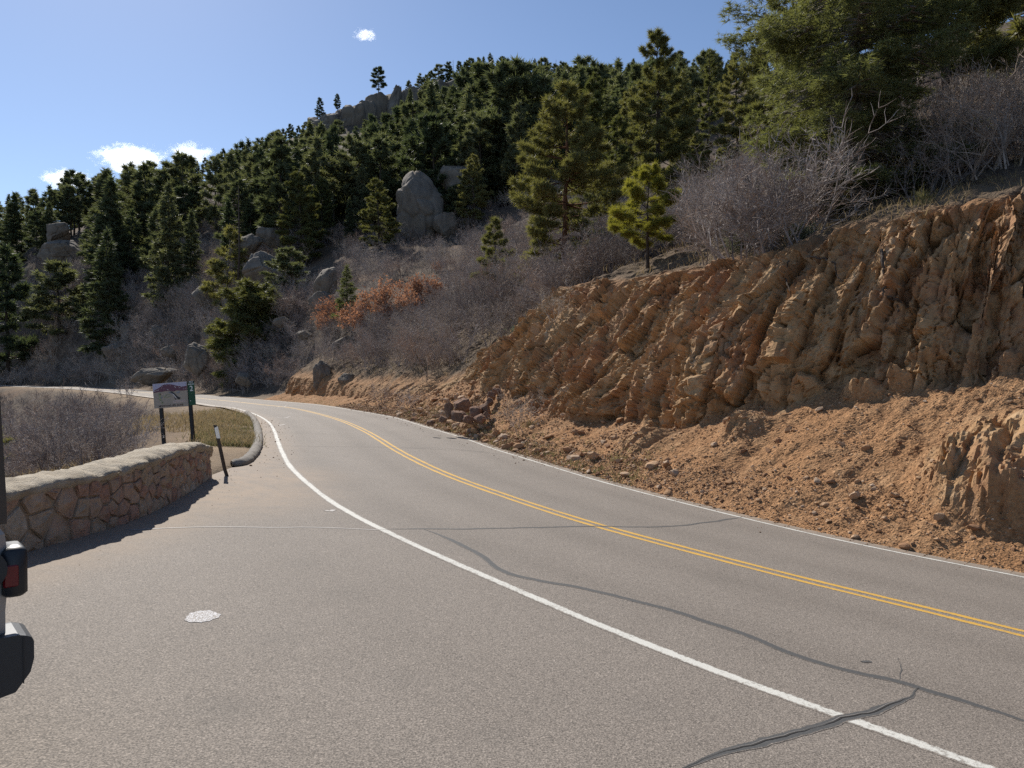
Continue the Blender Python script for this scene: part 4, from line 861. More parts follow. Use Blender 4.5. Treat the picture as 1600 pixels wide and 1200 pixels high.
# ------------------------------------------------------------------ boulders and the rock ledge on the ridge
V5, F5 = ico(4)
def boulder_mesh(name, seed, blocky=.5, mat='granite', sub=None):
    Vb, Fb = (V5, F5) if sub is None else ico(sub)
    r = np.random.RandomState(seed); Q_ = np.linalg.qr(r.randn(3, 3) * .35 + np.eye(3))[0]; Vn = Vb @ Q_; pw = 3.2 + 3 * blocky; Vn = Vn / ((np.abs(Vn) ** pw).sum(1) ** (1 / pw))[:, None] * .88; Vn = Vn @ Q_.T
    for _ in range(9):
        n = r.randn(3); n /= np.linalg.norm(n); d = r.uniform(.62, .95); h = Vn @ n; Vn = np.where((h > d)[:, None], Vn - n * ((h - d) * .9)[:, None], Vn)
    o = r.uniform(0, 50); nz = fbm(Vn[:, 0] * 1.3 + o, Vn[:, 1] * 1.3, Vn[:, 2] * 1.3, 4); f1, f2, *_q = worley(Vn[:, 0] * 1.1 + o, Vn[:, 1] * 1.1, Vn[:, 2] * .9)
    Vn = Vn * (1 + .07 * nz - .12 * np.exp(-((f2 - f1) / .045) ** 2) + .02 * fbm(Vn[:, 0] * 5 + o, Vn[:, 1] * 5, Vn[:, 2] * 5, 3))[:, None]
    return mesh_np(name, Vn, Fb, M[mat], True)
def boulder(u, v0, v1, w, D, label, seed, group=None, blocky=.5, depth=.8, tilt=0.0, mat='granite', name='boulder', cat='boulder'):
    """u centre column, v0 top row, v1 bottom row, w width in photo pixels, D depth"""
    hw = w / F * D / 2; hh = (v1 - v0) / F * D / 2; p = px_at(u, (v0 + v1) / 2, D)
    o = link(name, boulder_mesh(name, seed, blocky, mat), None, (p[0], p[1], p[2] - hh * .12), (0, tilt, random.Random(seed).uniform(-.4, .4)), (hw * 1.08, (hw + hh) * .5 * depth, hh * 1.15))
    return tag(o, label, cat, group)
BL = [(655, 272, 368, 80, 112, 'tall pointed grey boulder standing among pines on the hillside', .35, 0), (707, 256, 298, 56, 118, 'rounded grey boulder behind the tall pointed boulder', .5, 0), (695, 330, 372, 38, 109, 'smaller boulder wedged at the right foot of the tall pointed boulder', .5, 0),
      (511, 417, 462, 36, 84, 'wedge-shaped grey boulder balanced above a smaller rock near the orange scrub', .8, .12), (505, 458, 492, 40, 82, 'low grey rock under the wedge-shaped boulder', .6, 0),
      (410, 396, 445, 66, 104, 'broad sloping boulder with a sunlit top edge below the middle pines', .7, -.15), (421, 357, 386, 36, 116, 'small squarish boulder above the broad sloping boulder', .7, 0), (385, 366, 402, 44, 114, 'cracked round boulder left of the small squarish boulder', .6, 0),
      (322, 445, 480, 40, 116, 'shaded round boulder below the half-dead pine', .5, 0), (92, 348, 378, 46, 206, 'brown block boulder among skyline pines at far left', .9, 0), (95, 374, 408, 60, 202, 'wide shaded ledge boulder under the brown block boulder', .9, 0),
      (40, 440, 485, 56, 196, 'brown slab boulder behind the leftmost pines', .9, .1), (225, 395, 412, 30, 186, 'small boulder in the shade between dark pines', .6, 0), (303, 380, 420, 48, 168, 'large shaded boulder right of the tall dark pines', .6, 0),
      (185, 532, 562, 38, 140, 'low sunlit boulder on the shaded slope above the far road', .8, -.2), (200, 505, 530, 20, 142, 'small upright rock above the low sunlit boulder', .6, 0), (250, 508, 530, 30, 130, 'grey rock half sunk in scrub left of the round juniper', .6, 0), (240, 575, 600, 70, 108, 'long dark rock slab just above the sign', .9, -.2),
      (307, 540, 580, 40, 92, 'angular block at the roadside behind the sign', 1.0, 0), (503, 562, 602, 34, 60, 'tall brown rock with a shadowed side at the foot of the bank', .8, .1), (545, 583, 604, 34, 55, 'brown rock beside the bend at the foot of the scrub', .8, 0), (537, 524, 552, 40, 66, 'pale grey slab rock under the orange scrub', .7, -.2),
      (902, 342, 368, 36, 62, 'pale boulder behind the red pine trunk', .6, 0), (610, 250, 262, 30, 232, 'small rock between forest pines below the ledge', .6, 0), (1010, 100 + 218, 340, 26, 60, 'small grey boulder under the tall straight pine', .6, 0)]
for i, (u, v0, v1, w, D, lab, bl, ti) in enumerate(BL): boulder(u, v0, v1, w, D, lab, 40 + i, None, bl, .8, ti)
BOX = [(u - w / 2, v0, u + w / 2, v1, D) for u, v0, v1, w, D, *_ in BL if D > 60 and w > 34 and v0 < 470]
for i, (u, v, w, h, D) in enumerate([(455, 472, 28, 20, 88), (440, 502, 24, 16, 82), (476, 522, 22, 14, 77), (382, 592, 28, 18, 78), (330, 522, 24, 20, 110), (347, 562, 22, 16, 96), (282, 482, 28, 26, 140), (302, 532, 24, 18, 118), (160, 472, 30, 26, 170), (362, 482, 28, 18, 108), (212, 472, 26, 28, 160), (266, 548, 28, 20, 118), (425, 545, 24, 16, 84), (395, 425, 30, 22, 118)]):
    boulder(u, v - h / 2, v + h / 2, w, D, 'small pale boulder half buried in the scrub', 400 + i, 'small boulders scattered in the scrub', .7 + .3 * (i % 2), .8, (i % 5 - 2) * .1)
# red rock pile at the toe of the scree
rr_ = random.Random(4)
for i, (u, v, w, h) in enumerate([(722, 633, 24, 20), (702, 642, 14, 22), (715, 650, 22, 16), (742, 646, 22, 20), (757, 640, 18, 22), (732, 655, 20, 12), (750, 655, 18, 12), (692, 655, 14, 9), (765, 628, 14, 10), (768, 619, 14, 10), (778, 612, 16, 8), (672, 660, 12, 7), (760, 650, 12, 9)]):
    D = 25.6 + (655 - v) * .06; hw = w / F * D / 2; hh = h / F * D / 2; p = px_at(u, v, D); z = gz(p[0], p[1])
    o = link('rock', boulder_mesh('rock', 200 + i, 1.0, 'redrock', 3), None, (p[0], p[1], max(z + hh * .35, p[2])), (0, rr_.uniform(-.5, .5), rr_.uniform(0, 6)), (hw * 1.2, hw, hh * 1.25))
    tag(o, ['dark red broken rock in the pile at the foot of the scree', 'largest brown rock on top of the red rock pile by the road'][i == 0], 'rock', 'broken red rocks piled at the foot of the scree')
ledge = tag(link('rock_ledge', None), 'long grey granite ledge of tall blocks on the ridge skyline', 'rock outcrop'); lp = [(494, 186, 226, 30), (512, 178, 226, 30), (530, 170, 226, 26), (520, 200, 232, 44), (552, 164, 226, 34), (572, 156, 224, 24), (560, 190, 230, 40), (592, 148, 222, 36), (612, 142, 205, 22), (605, 180, 218, 44), (634, 140, 200, 36), (660, 133, 188, 30), (648, 165, 200, 40), (684, 128, 176, 30), (708, 122, 160, 26), (690, 150, 172, 40)]
for i, (u, v0, v1, w_) in enumerate(lp):
    D = 304 + (u - 490) * .12 + (i % 4) * 1.2; p = px_at(u, (v0 + v1) / 2, D); hh = (v1 - v0) / F * D / 2
    link('block', boulder_mesh('block', 300 + i, 1.6), ledge, (p[0], p[1] + 3, p[2] - hh * .1), (rr_.uniform(-.1, .1), .10 + rr_.uniform(-.08, .08), rr_.uniform(-.25, .25)), (w_ / F * D / 2 * 1.25, 6.5, hh * 1.3))
peak = tag(link('rock_outcrop', boulder_mesh('rock_outcrop', 330, 1.0), None, px_at(792, 122, 385), (0, 0, 0), (11, 8, 6)), 'dark rocky knob at the top of the mountain', 'rock outcrop')

# ------------------------------------------------------------------ pine builders
def needle_mesh(name, C, A, S, k, width, mat, seed, flatten=0.0, spread=1.0):
    """tufts of single-triangle needle sprays; C centres, A axes, S sizes"""
    r = np.random.RandomState(seed); C = np.repeat(C, k, 0); A = np.repeat(A, k, 0); S = np.repeat(S, k)
    d = r.randn(len(C), 3) * spread; d[:, 2] *= (1 - flatten); d = d / (np.linalg.norm(d, axis=1)[:, None] + 1e-6) + A * .75; d /= np.linalg.norm(d, axis=1)[:, None] + 1e-6
    s = np.cross(d, r.randn(len(C), 3)); s /= np.linalg.norm(s, axis=1)[:, None] + 1e-6
    L = S * r.uniform(.65, 1.15, len(C)); w = width * r.uniform(.7, 1.3, len(C))
    st = C + d * (L * r.uniform(-.1, .25, len(C)))[:, None]
    V = np.stack([st - s * w[:, None] * .5, st + s * w[:, None] * .5, st + d * L[:, None]], 1).reshape(-1, 3)
    return mesh_np(name, V, np.arange(len(V)).reshape(-1, 3), mat, False)
def conifer(seed, h, r0, cb, rmax, nb, tufts, k, size, width, mat, bmat, style='pine', lean=0.0, gap=0.0, dead=0, shape=None, whorl=0):
    r = np.random.RandomState(seed); P0, P1, Ra, Rb, C, A, S = [], [], [], [], [], [], []
    nseg = 14; zz = np.linspace(-.04 * h, h, nseg); wx = h * .012 * np.cumsum(r.randn(nseg)) * .4 + lean * zz; wy = h * .012 * np.cumsum(r.randn(nseg)) * .4; wx -= wx[0]; wy -= wy[0]
    trunk = np.c_[wx, wy, zz]; rad = r0 * (1 - np.clip(zz / h, 0, 1)) ** .85 + r0 * .05; rad[0] *= 1.35
    bag = Bag().add(*tube(trunk, rad, 8)); at = lambda z: np.array([np.interp(z, zz, wx), np.interp(z, zz, wy), z])
    Ls, Zs, azs, els = [], [], [], []
    for i in range(nb + dead):
        isd = i >= nb; f = ((i + r.rand()) / nb if not whorl else (math.floor(i / nb * whorl) + .5 + r.normal(0, .10)) / whorl) if not isd else -r.rand() * .25
        z = h * (cb + (.975 - cb) * max(f, -.9 * cb) ** (1.0 if f > 0 else 1)) if f > 0 else h * (cb + f * cb)
        rel = np.clip((z / h - cb) / (1 - cb), 0, 1)
        if shape: prof = np.interp(rel, shape[0], shape[1])
        elif style == 'pine': prof = (1 - rel) ** .62 * (.55 + .45 * min(1, rel / .22))
        else: prof = (1 - rel) ** .85 * (.75 + .25 * min(1, rel / .12))
        if r.rand() < gap: continue
        L = rmax * max(prof, .04) * r.uniform(.62, 1.15); az_ = i * 2.39996 + r.uniform(-.5, .5)
        el = (-.20 + .95 * rel ** 1.2 if style == 'pine' else -.28 + .85 * rel ** 1.4) + r.normal(0, .13)
        if isd: L *= .45
        b = at(z); n = 6; t = np.linspace(0, 1, n); cu = .28 if style == 'pine' else .22
        dirh = np.array([math.cos(az_), math.sin(az_)])
        hz = L * t * math.cos(el); vz = L * (t * math.sin(el) + cu * (t ** 2 - .75 * t) )
        bend = r.normal(0, .10) * L * t ** 2
        pts = np.c_[b[0] + dirh[0] * hz - dirh[1] * bend, b[1] + dirh[1] * hz + dirh[0] * bend, b[2] + vz]
        br = np.linspace(max(.010, .018 * L) + .004, .004, n) * (h / 12) ** .25
        for j in range(n - 1): P0.append(pts[j]); P1.append(pts[j + 1]); Ra.append(br[j]); Rb.append(br[j + 1])
        if isd: continue
        m = max(3, int(tufts / nb * (L / (rmax * .6)) ** 1.15 * r.uniform(.75, 1.25)))
        t0 = .38 if style == 'pine' else .16
        for _ in range(m):
            tt = t0 + (1 - t0) * r.rand() ** .75; c = np.array([np.interp(tt, t, pts[:, q_]) for q_ in range(3)])
            side = r.choice([-1, 1]) * L * (.34 * (1.05 - tt) + .05) * r.rand() ** .8; fwd = abs(side) * .7
            up = r.normal(0, .035) * L + (.08 * abs(side) if style == 'pine' else -.22 * abs(side))
            e = c + np.array([-dirh[1] * side + dirh[0] * fwd * .6, dirh[0] * side + dirh[1] * fwd * .6, up])
            if abs(side) > .12 * L and r.rand() < .35: P0.append(c); P1.append(e); Ra.append(br[3]); Rb.append(.004)
            ax = np.array([dirh[0] * .6 - dirh[1] * np.sign(side) * .5, dirh[1] * .6 + dirh[0] * np.sign(side) * .5, .55 if style == 'pine' else .0]); C.append(e); A.append(ax / np.linalg.norm(ax)); S.append(size * r.uniform(.7, 1.2))
    for z in np.linspace(.93, 1.0, 7): C.append(at(h * z)); A.append(np.array([0, 0, 1.0])); S.append(size)
    V, Q = segs_mesh(P0, P1, Ra, Rb, 3); bag.add(V, Q)
    tm = bag.mesh('trunk', M[bmat], True)
    cm = needle_mesh('crown', np.array(C), np.array(A), np.array(S), k, width, M[mat], seed + 1, .25 if style == 'pine' else .55)
    return tm, cm
def tree(name, meshes, loc, rz=0.0, sc=1.0, label=None, cat='pine tree', group=None, sxy=1.0, tilt=(0, 0)):
    o = link(name, None, None, loc, (tilt[0], tilt[1], rz), (sc * sxy, sc * sxy, sc)); link('trunk', meshes[0], o); link('crown', meshes[1], o)
    return tag(o, label, cat, group)
def at_px(u, D, dv=0.0): x = (u - 800) / F * D; return np.array([x, D, gz(x, D) - dv])
def hgt(vtop, D, z): return CAMZ - (vtop - V0) / F * D - z
PS = ([0, .08, .2, .35, .55, .75, .9, 1], [.55, .85, 1, .92, .75, .5, .3, .05])
# forest kinds, height 18 m in the mesh, scaled per tree
RND = ([0, .1, .3, .55, .75, .9, 1], [.55, .85, 1, .92, .74, .48, .2])
far_p = [conifer(500 + i, 18, .26, cb, rm, nb, tu, 10, .95, .20, 'needle_far', 'bark_dark', 'pine', lean, gp_, 6, shape=sh_, whorl=wh_) for i, (cb, rm, nb, tu, lean, gp_, sh_, wh_) in enumerate([
    (.14, 3.9, 56, 1250, 0, .10, None, 0), (.30, 3.9, 46, 1050, .02, .18, RND, 12), (.10, 4.2, 60, 1400, -.015, .08, None, 13), (.22, 3.1, 56, 1050, 0, .14, None, 14), (.07, 4.7, 58, 1500, .01, .12, RND, 11), (.40, 3.5, 36, 800, -.02, .22, RND, 10), (.20, 3.7, 50, 1150, .015, .16, None, 12)])]
far_f = [conifer(520 + i, 18, .24, cb, rm, 92, int(tu * 1.75), 10, .85, .19, 'needle_far', 'bark_dark', 'fir', 0, .06, 4) for i, (cb, rm, tu) in enumerate([(.05, 3.7, 1000), (.03, 4.2, 1100), (.07, 3.2, 850)])]
mid_p = [conifer(540 + i, 14, .20, cb, rm, 70, int(tu * 1.5), 14, .44, .062, 'needle_mid', 'bark_dark', 'pine', ln, .06, 8) for i, (cb, rm, tu, ln) in enumerate([(.12, 3.7, 2500, 0), (.18, 3.5, 2300, .01), (.06, 3.9, 2800, 0)])]
mid_f = [conifer(560, 14, .20,   .04, 3.5, 110, 5000, 12, .42, .062, 'needle_mid', 'bark_dark', 'fir', 0, .03, 4)]
named = []
def put(u, D, vtop, meshes, h0, label, rz=0.0, name='pine_tree', cat='pine tree', sxy=1.0, vb=None, tilt=(0, 0), group=None):
    p = at_px(u, D)
    if vb is not None: p[2] = min(p[2], CAMZ - (vb - V0) / F * D) if False else p[2]
    s = hgt(vtop, D, p[2]) / h0; named.append((u, D, vtop, s * h0)); p[2] -= .05
    return tree(name, meshes, tuple(p), rz, s, label, cat, group, sxy, tilt)
big_p = conifer(600, 11, .17, .20, 3.3, 84, 5200, 20, .32, .030, 'needle_mid', 'bark_red', 'pine', 0, .06, 12, whorl=15, shape=([0, .06, .2, .3, .45, .62, .8, 1], [.75, .95, .72, 1.0, .85, .62, .38, .06]))
put(886, 40, 133, big_p, 11, 'ponderosa pine with a bare red trunk standing above the road cut', .6)
sap = conifer(610, 4.4, .075, .26, 1.75, 38, 1900, 28, .25, .020, 'needle_young', 'bark_dark', 'pine', -.02, .0, 2, shape=([0, .1, .35, .6, .85, 1], [.8, 1, .95, .7, .42, .1]))
put(1012, 27.2, 264, sap, 4.4, 'small bright yellow-green young pine on the rim of the road cut', 1.3)
bush_p = conifer(615, 4.6, .07, .05, 1.6, 44, 1300, 20, .26, .028, 'needle_mid', 'bark_dark', 'pine', 0, .05, 0)
put(772, 56, 341, bush_p, 4.6, 'small bushy pine left of the red-trunked ponderosa', .3)
put(826, 49, 392, conifer(616, 2.6, .06, .1, 1.3, 22, 420, 22, .22, .016, 'needle_young', 'bark_dark', 'pine', .1, .05, 0), 2.6, 'low spreading young pine at the foot of the red-trunked ponderosa', 2.2)
tall_p = conifer(620, 15, .2, .10, 3.6, 96, 6200, 15, .38, .048, 'needle_mid', 'bark_dark', 'pine', 0, .08, 8, shape=([0, .1, .3, .5, .7, .85, 1], [.7, 1, .95, .7, .5, .36, .08]))
put(1026, 60, 52, tall_p, 15, 'tallest straight pine against the sky in the middle of the slope', 0)
put(1107, 66, 82, conifer(622, 16, .17, .18, 2.4, 52, 1600, 15, .44, .060, 'needle_mid', 'bark_dark', 'pine', 0, .18, 12), 16, 'thin sparse pine with gaps beside the tallest pine', 0)
put(1150, 56, 84, mid_p[0], 14, 'dense round-topped pine right of the thin sparse pine', 1.0, sxy=.9)
put(1128, 47, 232, mid_p[2], 14, 'short yellow-green pine behind the bare scrub', 2.0, sxy=1.5)
put(1212, 44, -30, mid_p[1], 14, 'tall open pine partly hidden behind the big fir', .5, sxy=.85)
put(960, 52, 182, mid_p[2], 14, 'bushy pine just right of the red-trunked ponderosa', 4.0); put(930, 75, 120, mid_p[0], 14, 'dark pine behind the red-trunked ponderosa', 3.1)
put(1065, 74, 112, mid_f[0], 14, 'dark fir between the tallest pine and the thin sparse pine', 3.0); put(985, 88, 138, mid_p[1], 14, 'dark pine close left of the tallest pine', 2.1)
put(1085, 54, 208, mid_p[0], 14, 'bushy pine under the thin sparse pine', 5.1, sxy=1.2); put(1180, 70, 95, mid_f[0], 14, 'dark fir behind the tall open pine', 1.2)
fir = conifer(640, 13, .24, .02, 3.75, 200, 20000, 13, .22, .021, 'needle_fir', 'bark_grey', 'fir', -.02, .14, 14, whorl=26, shape=([0, .05, .12, .2, .3, .5, .7, .88, 1], [.36, .52, .78, .93, 1.0, .95, .68, .40, .06]))
p = at_px(1338, 22.5); tree('fir_tree', fir, (p[0], p[1], p[2] - .15), .9, 1.0, 'huge dense green fir overhanging the rim of the road cut', 'fir tree')
rp2 = conifer(650, 13, .22, .20, 4.3, 100, 7500, 17, .36, .034, 'needle_mid', 'bark_dark', 'pine', .01, .06, 10)
p = at_px(1487, 30); tree('pine_tree', rp2, (p[0], p[1], p[2] - .1), 2.0, 1.0, 'large dark pine behind and right of the huge fir', 'pine tree')
p = at_px(1610, 34); tree('pine_tree', mid_p[1], (p[0], p[1], p[2] - .1), 2.6, .9, 'pine at the top right corner behind the bare scrub', 'pine tree')
p = at_px(1285, 33); tree('pine_tree', mid_p[0], (p[0], p[1], p[2] - .1), .2, .95, 'pine hidden behind the left side of the huge fir', 'pine tree')
# a pine outside the frame that throws branch shadows on the scree
p = at_px(1760, 20); tree('pine_tree', mid_p[2], (p[0], p[1], p[2] - .1), 1.0, .8, 'pine beyond the right edge above the road cut', 'pine tree')
# middle slope trees
put(592, 104, 279, mid_p[2], 14, 'wide round-crowned pine in front of the tall pointed boulder', 1.2, sxy=1.25)
put(742, 108, 243, mid_p[0], 14, 'dark spreading pine right of the tall pointed boulder', 2.4, sxy=1.1); put(712, 112, 290, far_p[4], 18, 'low pine at the foot of the rounded grey boulder', .4, sxy=1.5)
put(470, 112, 268, mid_p[2], 14, 'broad dark pine above the broad sloping boulder', .7, sxy=1.15); put(505, 118, 278, mid_p[0], 14, 'pine beside the broad dark pine', 1.7); put(548, 116, 310, far_f[0], 18, 'narrow dark fir between the broad pine and the round-crowned pine', .2, sxy=.9)
put(353, 112, 356, conifer(660, 9, .16, .10, 2.9, 54, 1400, 12, .5, .08, 'needle_mid', 'bark_grey', 'pine', .02, .25, 22), 9, 'half-dead pine with bare grey lower branches', .2, sxy=1.0)
put(265, 140, 288, far_f[1], 18, 'very tall dark fir rising from the shaded slope', 1.0, sxy=.95); put(298, 138, 330, far_f[0], 18, 'dark fir right of the very tall fir', 2.0, sxy=.9); put(172, 146, 362, far_f[1], 18, 'dark pyramidal fir on the shaded left slope', .3, sxy=1.0)
put(92, 168, 410, far_p[4], 18, 'rounded green pine low on the shaded left slope', 2.2, sxy=1.45); put(142, 162, 424, far_p[2], 18, 'rounded pine beside the dark pyramidal fir', 1.2, sxy=1.25); put(12, 172, 386, far_p[2], 18, 'pine at the left edge above the far road', .9)
put(446, 96, 388, far_p[4], 18, 'small dark pine on top of the broad sloping boulder', .9, sxy=1.5)
jun = conifer(670, 6.2, .12, .02, 3.0, 110, 4200, 14, .40, .06, 'needle_mid', 'bark_dark', 'fir', 0, .0, 0, shape=([0, .15, .4, .65, .85, 1], [.85, 1, 1, .85, .6, .2]))
put(397, 88, 446, jun, 6.2, 'round bushy green juniper beside the road bend', .3, 'juniper', 'juniper bush', 1.0)
put(543, 70, 415, conifer(675, 4.5, .08, .04, 1.3, 60, 1300, 13, .26, .026, 'needle_fir', 'bark_dark', 'fir', 0, .0, 0), 4.5, 'small pointed green conifer between orange-leaved shrubs', .3, 'conifer', 'conifer', 1.0); put(572, 68, 462, bush_p, 4.6, 'low green conifer in the orange scrub', 2.3, 'conifer', 'conifer', .9)
# pine standing in the gully at the left edge
p = px_at(-18, 600, 19); x, y = p[0], p[1]; tree('pine_tree', conifer(680, 6, .09, .05, 1.35, 46, 900, 20, .26, .02, 'needle_mid', 'bark_dark', 'pine', 0, .05, 0), (x, y, gz(x, y)), .5, (CAMZ - (612 - V0) / F * 19 - gz(x, y)) / 6, 'pine branch tips poking in at the left edge above the gully', 'pine tree')
# dead snags
for u, D, vt, lab in ((371, 108, 290, 'broken bare grey snag beside the half-dead pine'), (708, 340, 96, 'bare dead snag on the ridge'), (868, 372, 95, 'thin dead snag on the far crest')):
    p = at_px(u, D); h = hgt(vt, D, p[2]); r = np.random.RandomState(int(u)); P0, P1, Ra, Rb = [], [], [], []
    for _ in range(26):
        z = h * r.uniform(.3, .97); a = r.uniform(0, 6.28); L = h * .10 * (1.2 - z / h) + .3; P0.append((0, 0, z)); P1.append((L * math.cos(a), L * math.sin(a), z + r.uniform(-.2, .3) * L)); Ra.append(.05 * h / 14); Rb.append(.012)
    bg_ = Bag().add(*tube([(0, 0, -.3), (.02 * h, 0, h * .5), (.012 * h, .01 * h, h)], [.010 * h, .007 * h, .002 * h], 7)).add(*segs_mesh(P0, P1, Ra, Rb, 3)); tag(link('dead_tree', bg_.mesh('dead_tree', M['bark_dark'], True), None, tuple(p)), lab, 'dead tree')
# ridge-line trees
for u, D, h, i, lab in ((499, 308, 9, 0, 'leaning little pine at the left end of the granite ledge'), (527, 312, 7, 2, 'tiny pine on the granite ledge'), (592, 322, 13, 1, 'flat-topped pine on top of the granite ledge')):
    x = (u - 800) / F * D; vt = {499: 182, 527: 168, 592: 147}[u]; tree('pine_tree', far_p[i], (x, D + 2, CAMZ - (vt - V0) / F * D - 1), u, h / 18, lab, 'pine tree', None, 1.25)
for i, (u, vt) in enumerate([(606, 152), (622, 140), (640, 128), (655, 117), (668, 120), (686, 103), (702, 114), (718, 99), (735, 95), (748, 93), (768, 86), (786, 92), (803, 100), (822, 104), (842, 107), (866, 103), (890, 108), (915, 103), (640, 150), (676, 132), (712, 128), (760, 104), (740, 112), (630, 160), (655, 142), (690, 122), (730, 108), (752, 100), (778, 98), (795, 104), (812, 110), (775, 112), (700, 140), (665, 158)]):
    D = 322 + (u - 600) * .28 + (i % 3) * 5; x = (u - 800) / F * D; z = float(terrain_z([x], [D])[0]); h = max(8, min(16, CAMZ - (vt - V0) / F * D - z)); zb = CAMZ - (vt - V0) / F * D - h
    tree('pine_tree', far_p[i % 7], (x, D, min(z, zb) if zb < z else zb), i * 2.1, h / 18, 'small dark pine along the high skyline ridge', 'pine tree', 'pines along the skyline ridge', 1.25)
# forest fill
rf = np.random.RandomState(77); placed = [((n[0] - 800) / F * n[1], n[1]) for n in named]; plan = []
def region(u, D):
    if D > 290 and u < 820: return 'ridge'
    if u < 330: return 'left'
    if u > 900: return 'right'
    return 'middle'
for _ in range(110000):
    if len(plan) >= 520: break
    u = rf.uniform(-60, 1260); D = math.exp(rf.uniform(math.log(95), math.log(398)))
    x = (u - 800) / F * D; sp = 4.4 * (D / 200) ** .5
    if u < 330 and D < 150: continue
    if D < 118 and u < 940: continue
    if u > 940 and D < 72: continue
    if any((x - a) ** 2 + (D - b) ** 2 < sp * sp for a, b in placed): continue
    z = float(terrain_z([x], [D])[0]); v = V0 + (CAMZ - z) / D * F
    tr = (x - xR(D)) * slopefac(xR, D)
    if tr < 10 or (D > 200 and D < 300 and 0 < u < 160 and rf.rand() < .5): continue
    h = (rf.uniform(11, 20) if rf.rand() < .72 else rf.uniform(19, 26)) * (1.0 if D < 250 else .82) * (1.12 if u < 330 else 1); vt = v - h / D * F; hw = h * .2 / D * F
    # keep the big boulders and the ledge in view
    if any(u + hw > b[0] and u - hw < b[2] and vt < b[3] - 8 and v > b[1] and D < b[4] + 1 for b in BOX): continue
    if 486 < u < 722 and D < 330 and vt < np.interp(u, [490, 560, 610, 650, 720], [196, 180, 168, 136, 112]) and v > 130: continue
    if vt < np.interp(u, [0, 60, 100, 170, 250, 320, 400, 470, 500, 600, 690, 780, 900, 1300], [285, 280, 268, 262, 245, 240, 212, 190, 184, 136, 105, 84, 100, 60]): continue
    if D < 180 and u < 640 and v > 560: continue
    plan.append((h / D, u, D, h, x, z)); placed.append((x, D))
plan.sort(reverse=True)
NM = {'ridge': ('small dark pine along the high skyline ridge', 'pines along the skyline ridge'), 'left': ('dark pine in the forest on the left hillside above the far road', 'pines on the left hillside'), 'right': ('dark pine in the forest behind the tall pines right of the middle', 'pines of the forest on the right slope'), 'middle': ('green pine in the dense forest covering the slope below the peak', 'pines of the forest below the peak')}
rest = []
for i, (_, u, D, h, x, z) in enumerate(plan):
    fr_ = rf.rand(); mm = (far_f if fr_ < .26 else far_p); mm = mm[rf.randint(len(mm))]
    if i >= 232: rest.append((mm, x, D, z, h)); continue
    lab, grp = NM[region(u, D)]
    tree('pine_tree', mm, (x, D, z - .3), rf.uniform(0, 6.28), h / 18, lab, 'pine tree', grp, rf.uniform(.9, 1.35), (rf.normal(0, .02), rf.normal(0, .02)))
print('forest', len(plan))
def gn_scatter(name, pts, rots, scales, kinds, sources, label):
    """one uncountable mass: copies of the sources set on points"""
    src = bpy.data.collections.new(name + '_source')
    for i, me in enumerate(sources): src.objects.link(bpy.data.objects.new('%s_source_%02d' % (name, i), me))
    me = bpy.data.meshes.new(name); me.vertices.add(len(pts)); me.vertices.foreach_set('co', np.asarray(pts, np.float32).ravel())
    for an, v in (('rz', rots), ('sc', scales)): attr(me, an, v)
    a = me.attributes.new('ki', 'INT', 'POINT'); a.data.foreach_set('value', np.asarray(kinds, np.int32))
    o = link(name, me); g = bpy.data.node_groups.new(name, 'GeometryNodeTree'); g.interface.new_socket('Geometry', in_out='INPUT', socket_type='NodeSocketGeometry'); g.interface.new_socket('Geometry', in_out='OUTPUT', socket_type='NodeSocketGeometry')
    N = g.nodes.new; gi, go = N('NodeGroupInput'), N('NodeGroupOutput'); ip = N('GeometryNodeInstanceOnPoints'); ci = N('GeometryNodeCollectionInfo')
    ci.inputs['Collection'].default_value = src; ci.inputs['Separate Children'].default_value = True; ci.inputs['Reset Children'].default_value = True
    def named(n_, t): q = N('GeometryNodeInputNamedAttribute'); q.data_type = t; q.inputs['Name'].default_value = n_; return q.outputs['Attribute']
    cx_ = N('ShaderNodeCombineXYZ'); L = g.links.new; L(named('rz', 'FLOAT'), cx_.inputs[2]); L(gi.outputs[0], ip.inputs['Points']); L(ci.outputs[0], ip.inputs['Instance'])
    ip.inputs['Pick Instance'].default_value = True; L(named('ki', 'INT'), ip.inputs['Instance Index']); L(cx_.outputs[0], ip.inputs['Rotation']); L(named('sc', 'FLOAT'), ip.inputs['Scale']); L(ip.outputs[0], go.inputs[0])
    md = o.modifiers.new('scatter', 'NODES'); md.node_group = g
    return tag(o, label, kind='stuff')
if rest:                                                            # what is left of the far forest, as one mass
    ms = far_p + far_f; gn_scatter('far_forest', [(x, D, z) for mm, x, D, z, h in rest], rf.uniform(0, 6, len(rest)), [h / 18 for *_, h in rest], [ms.index(r_[0]) for r_ in rest], [m_[1] for m_ in ms], 'far pine forest filling in behind the nearer pines')
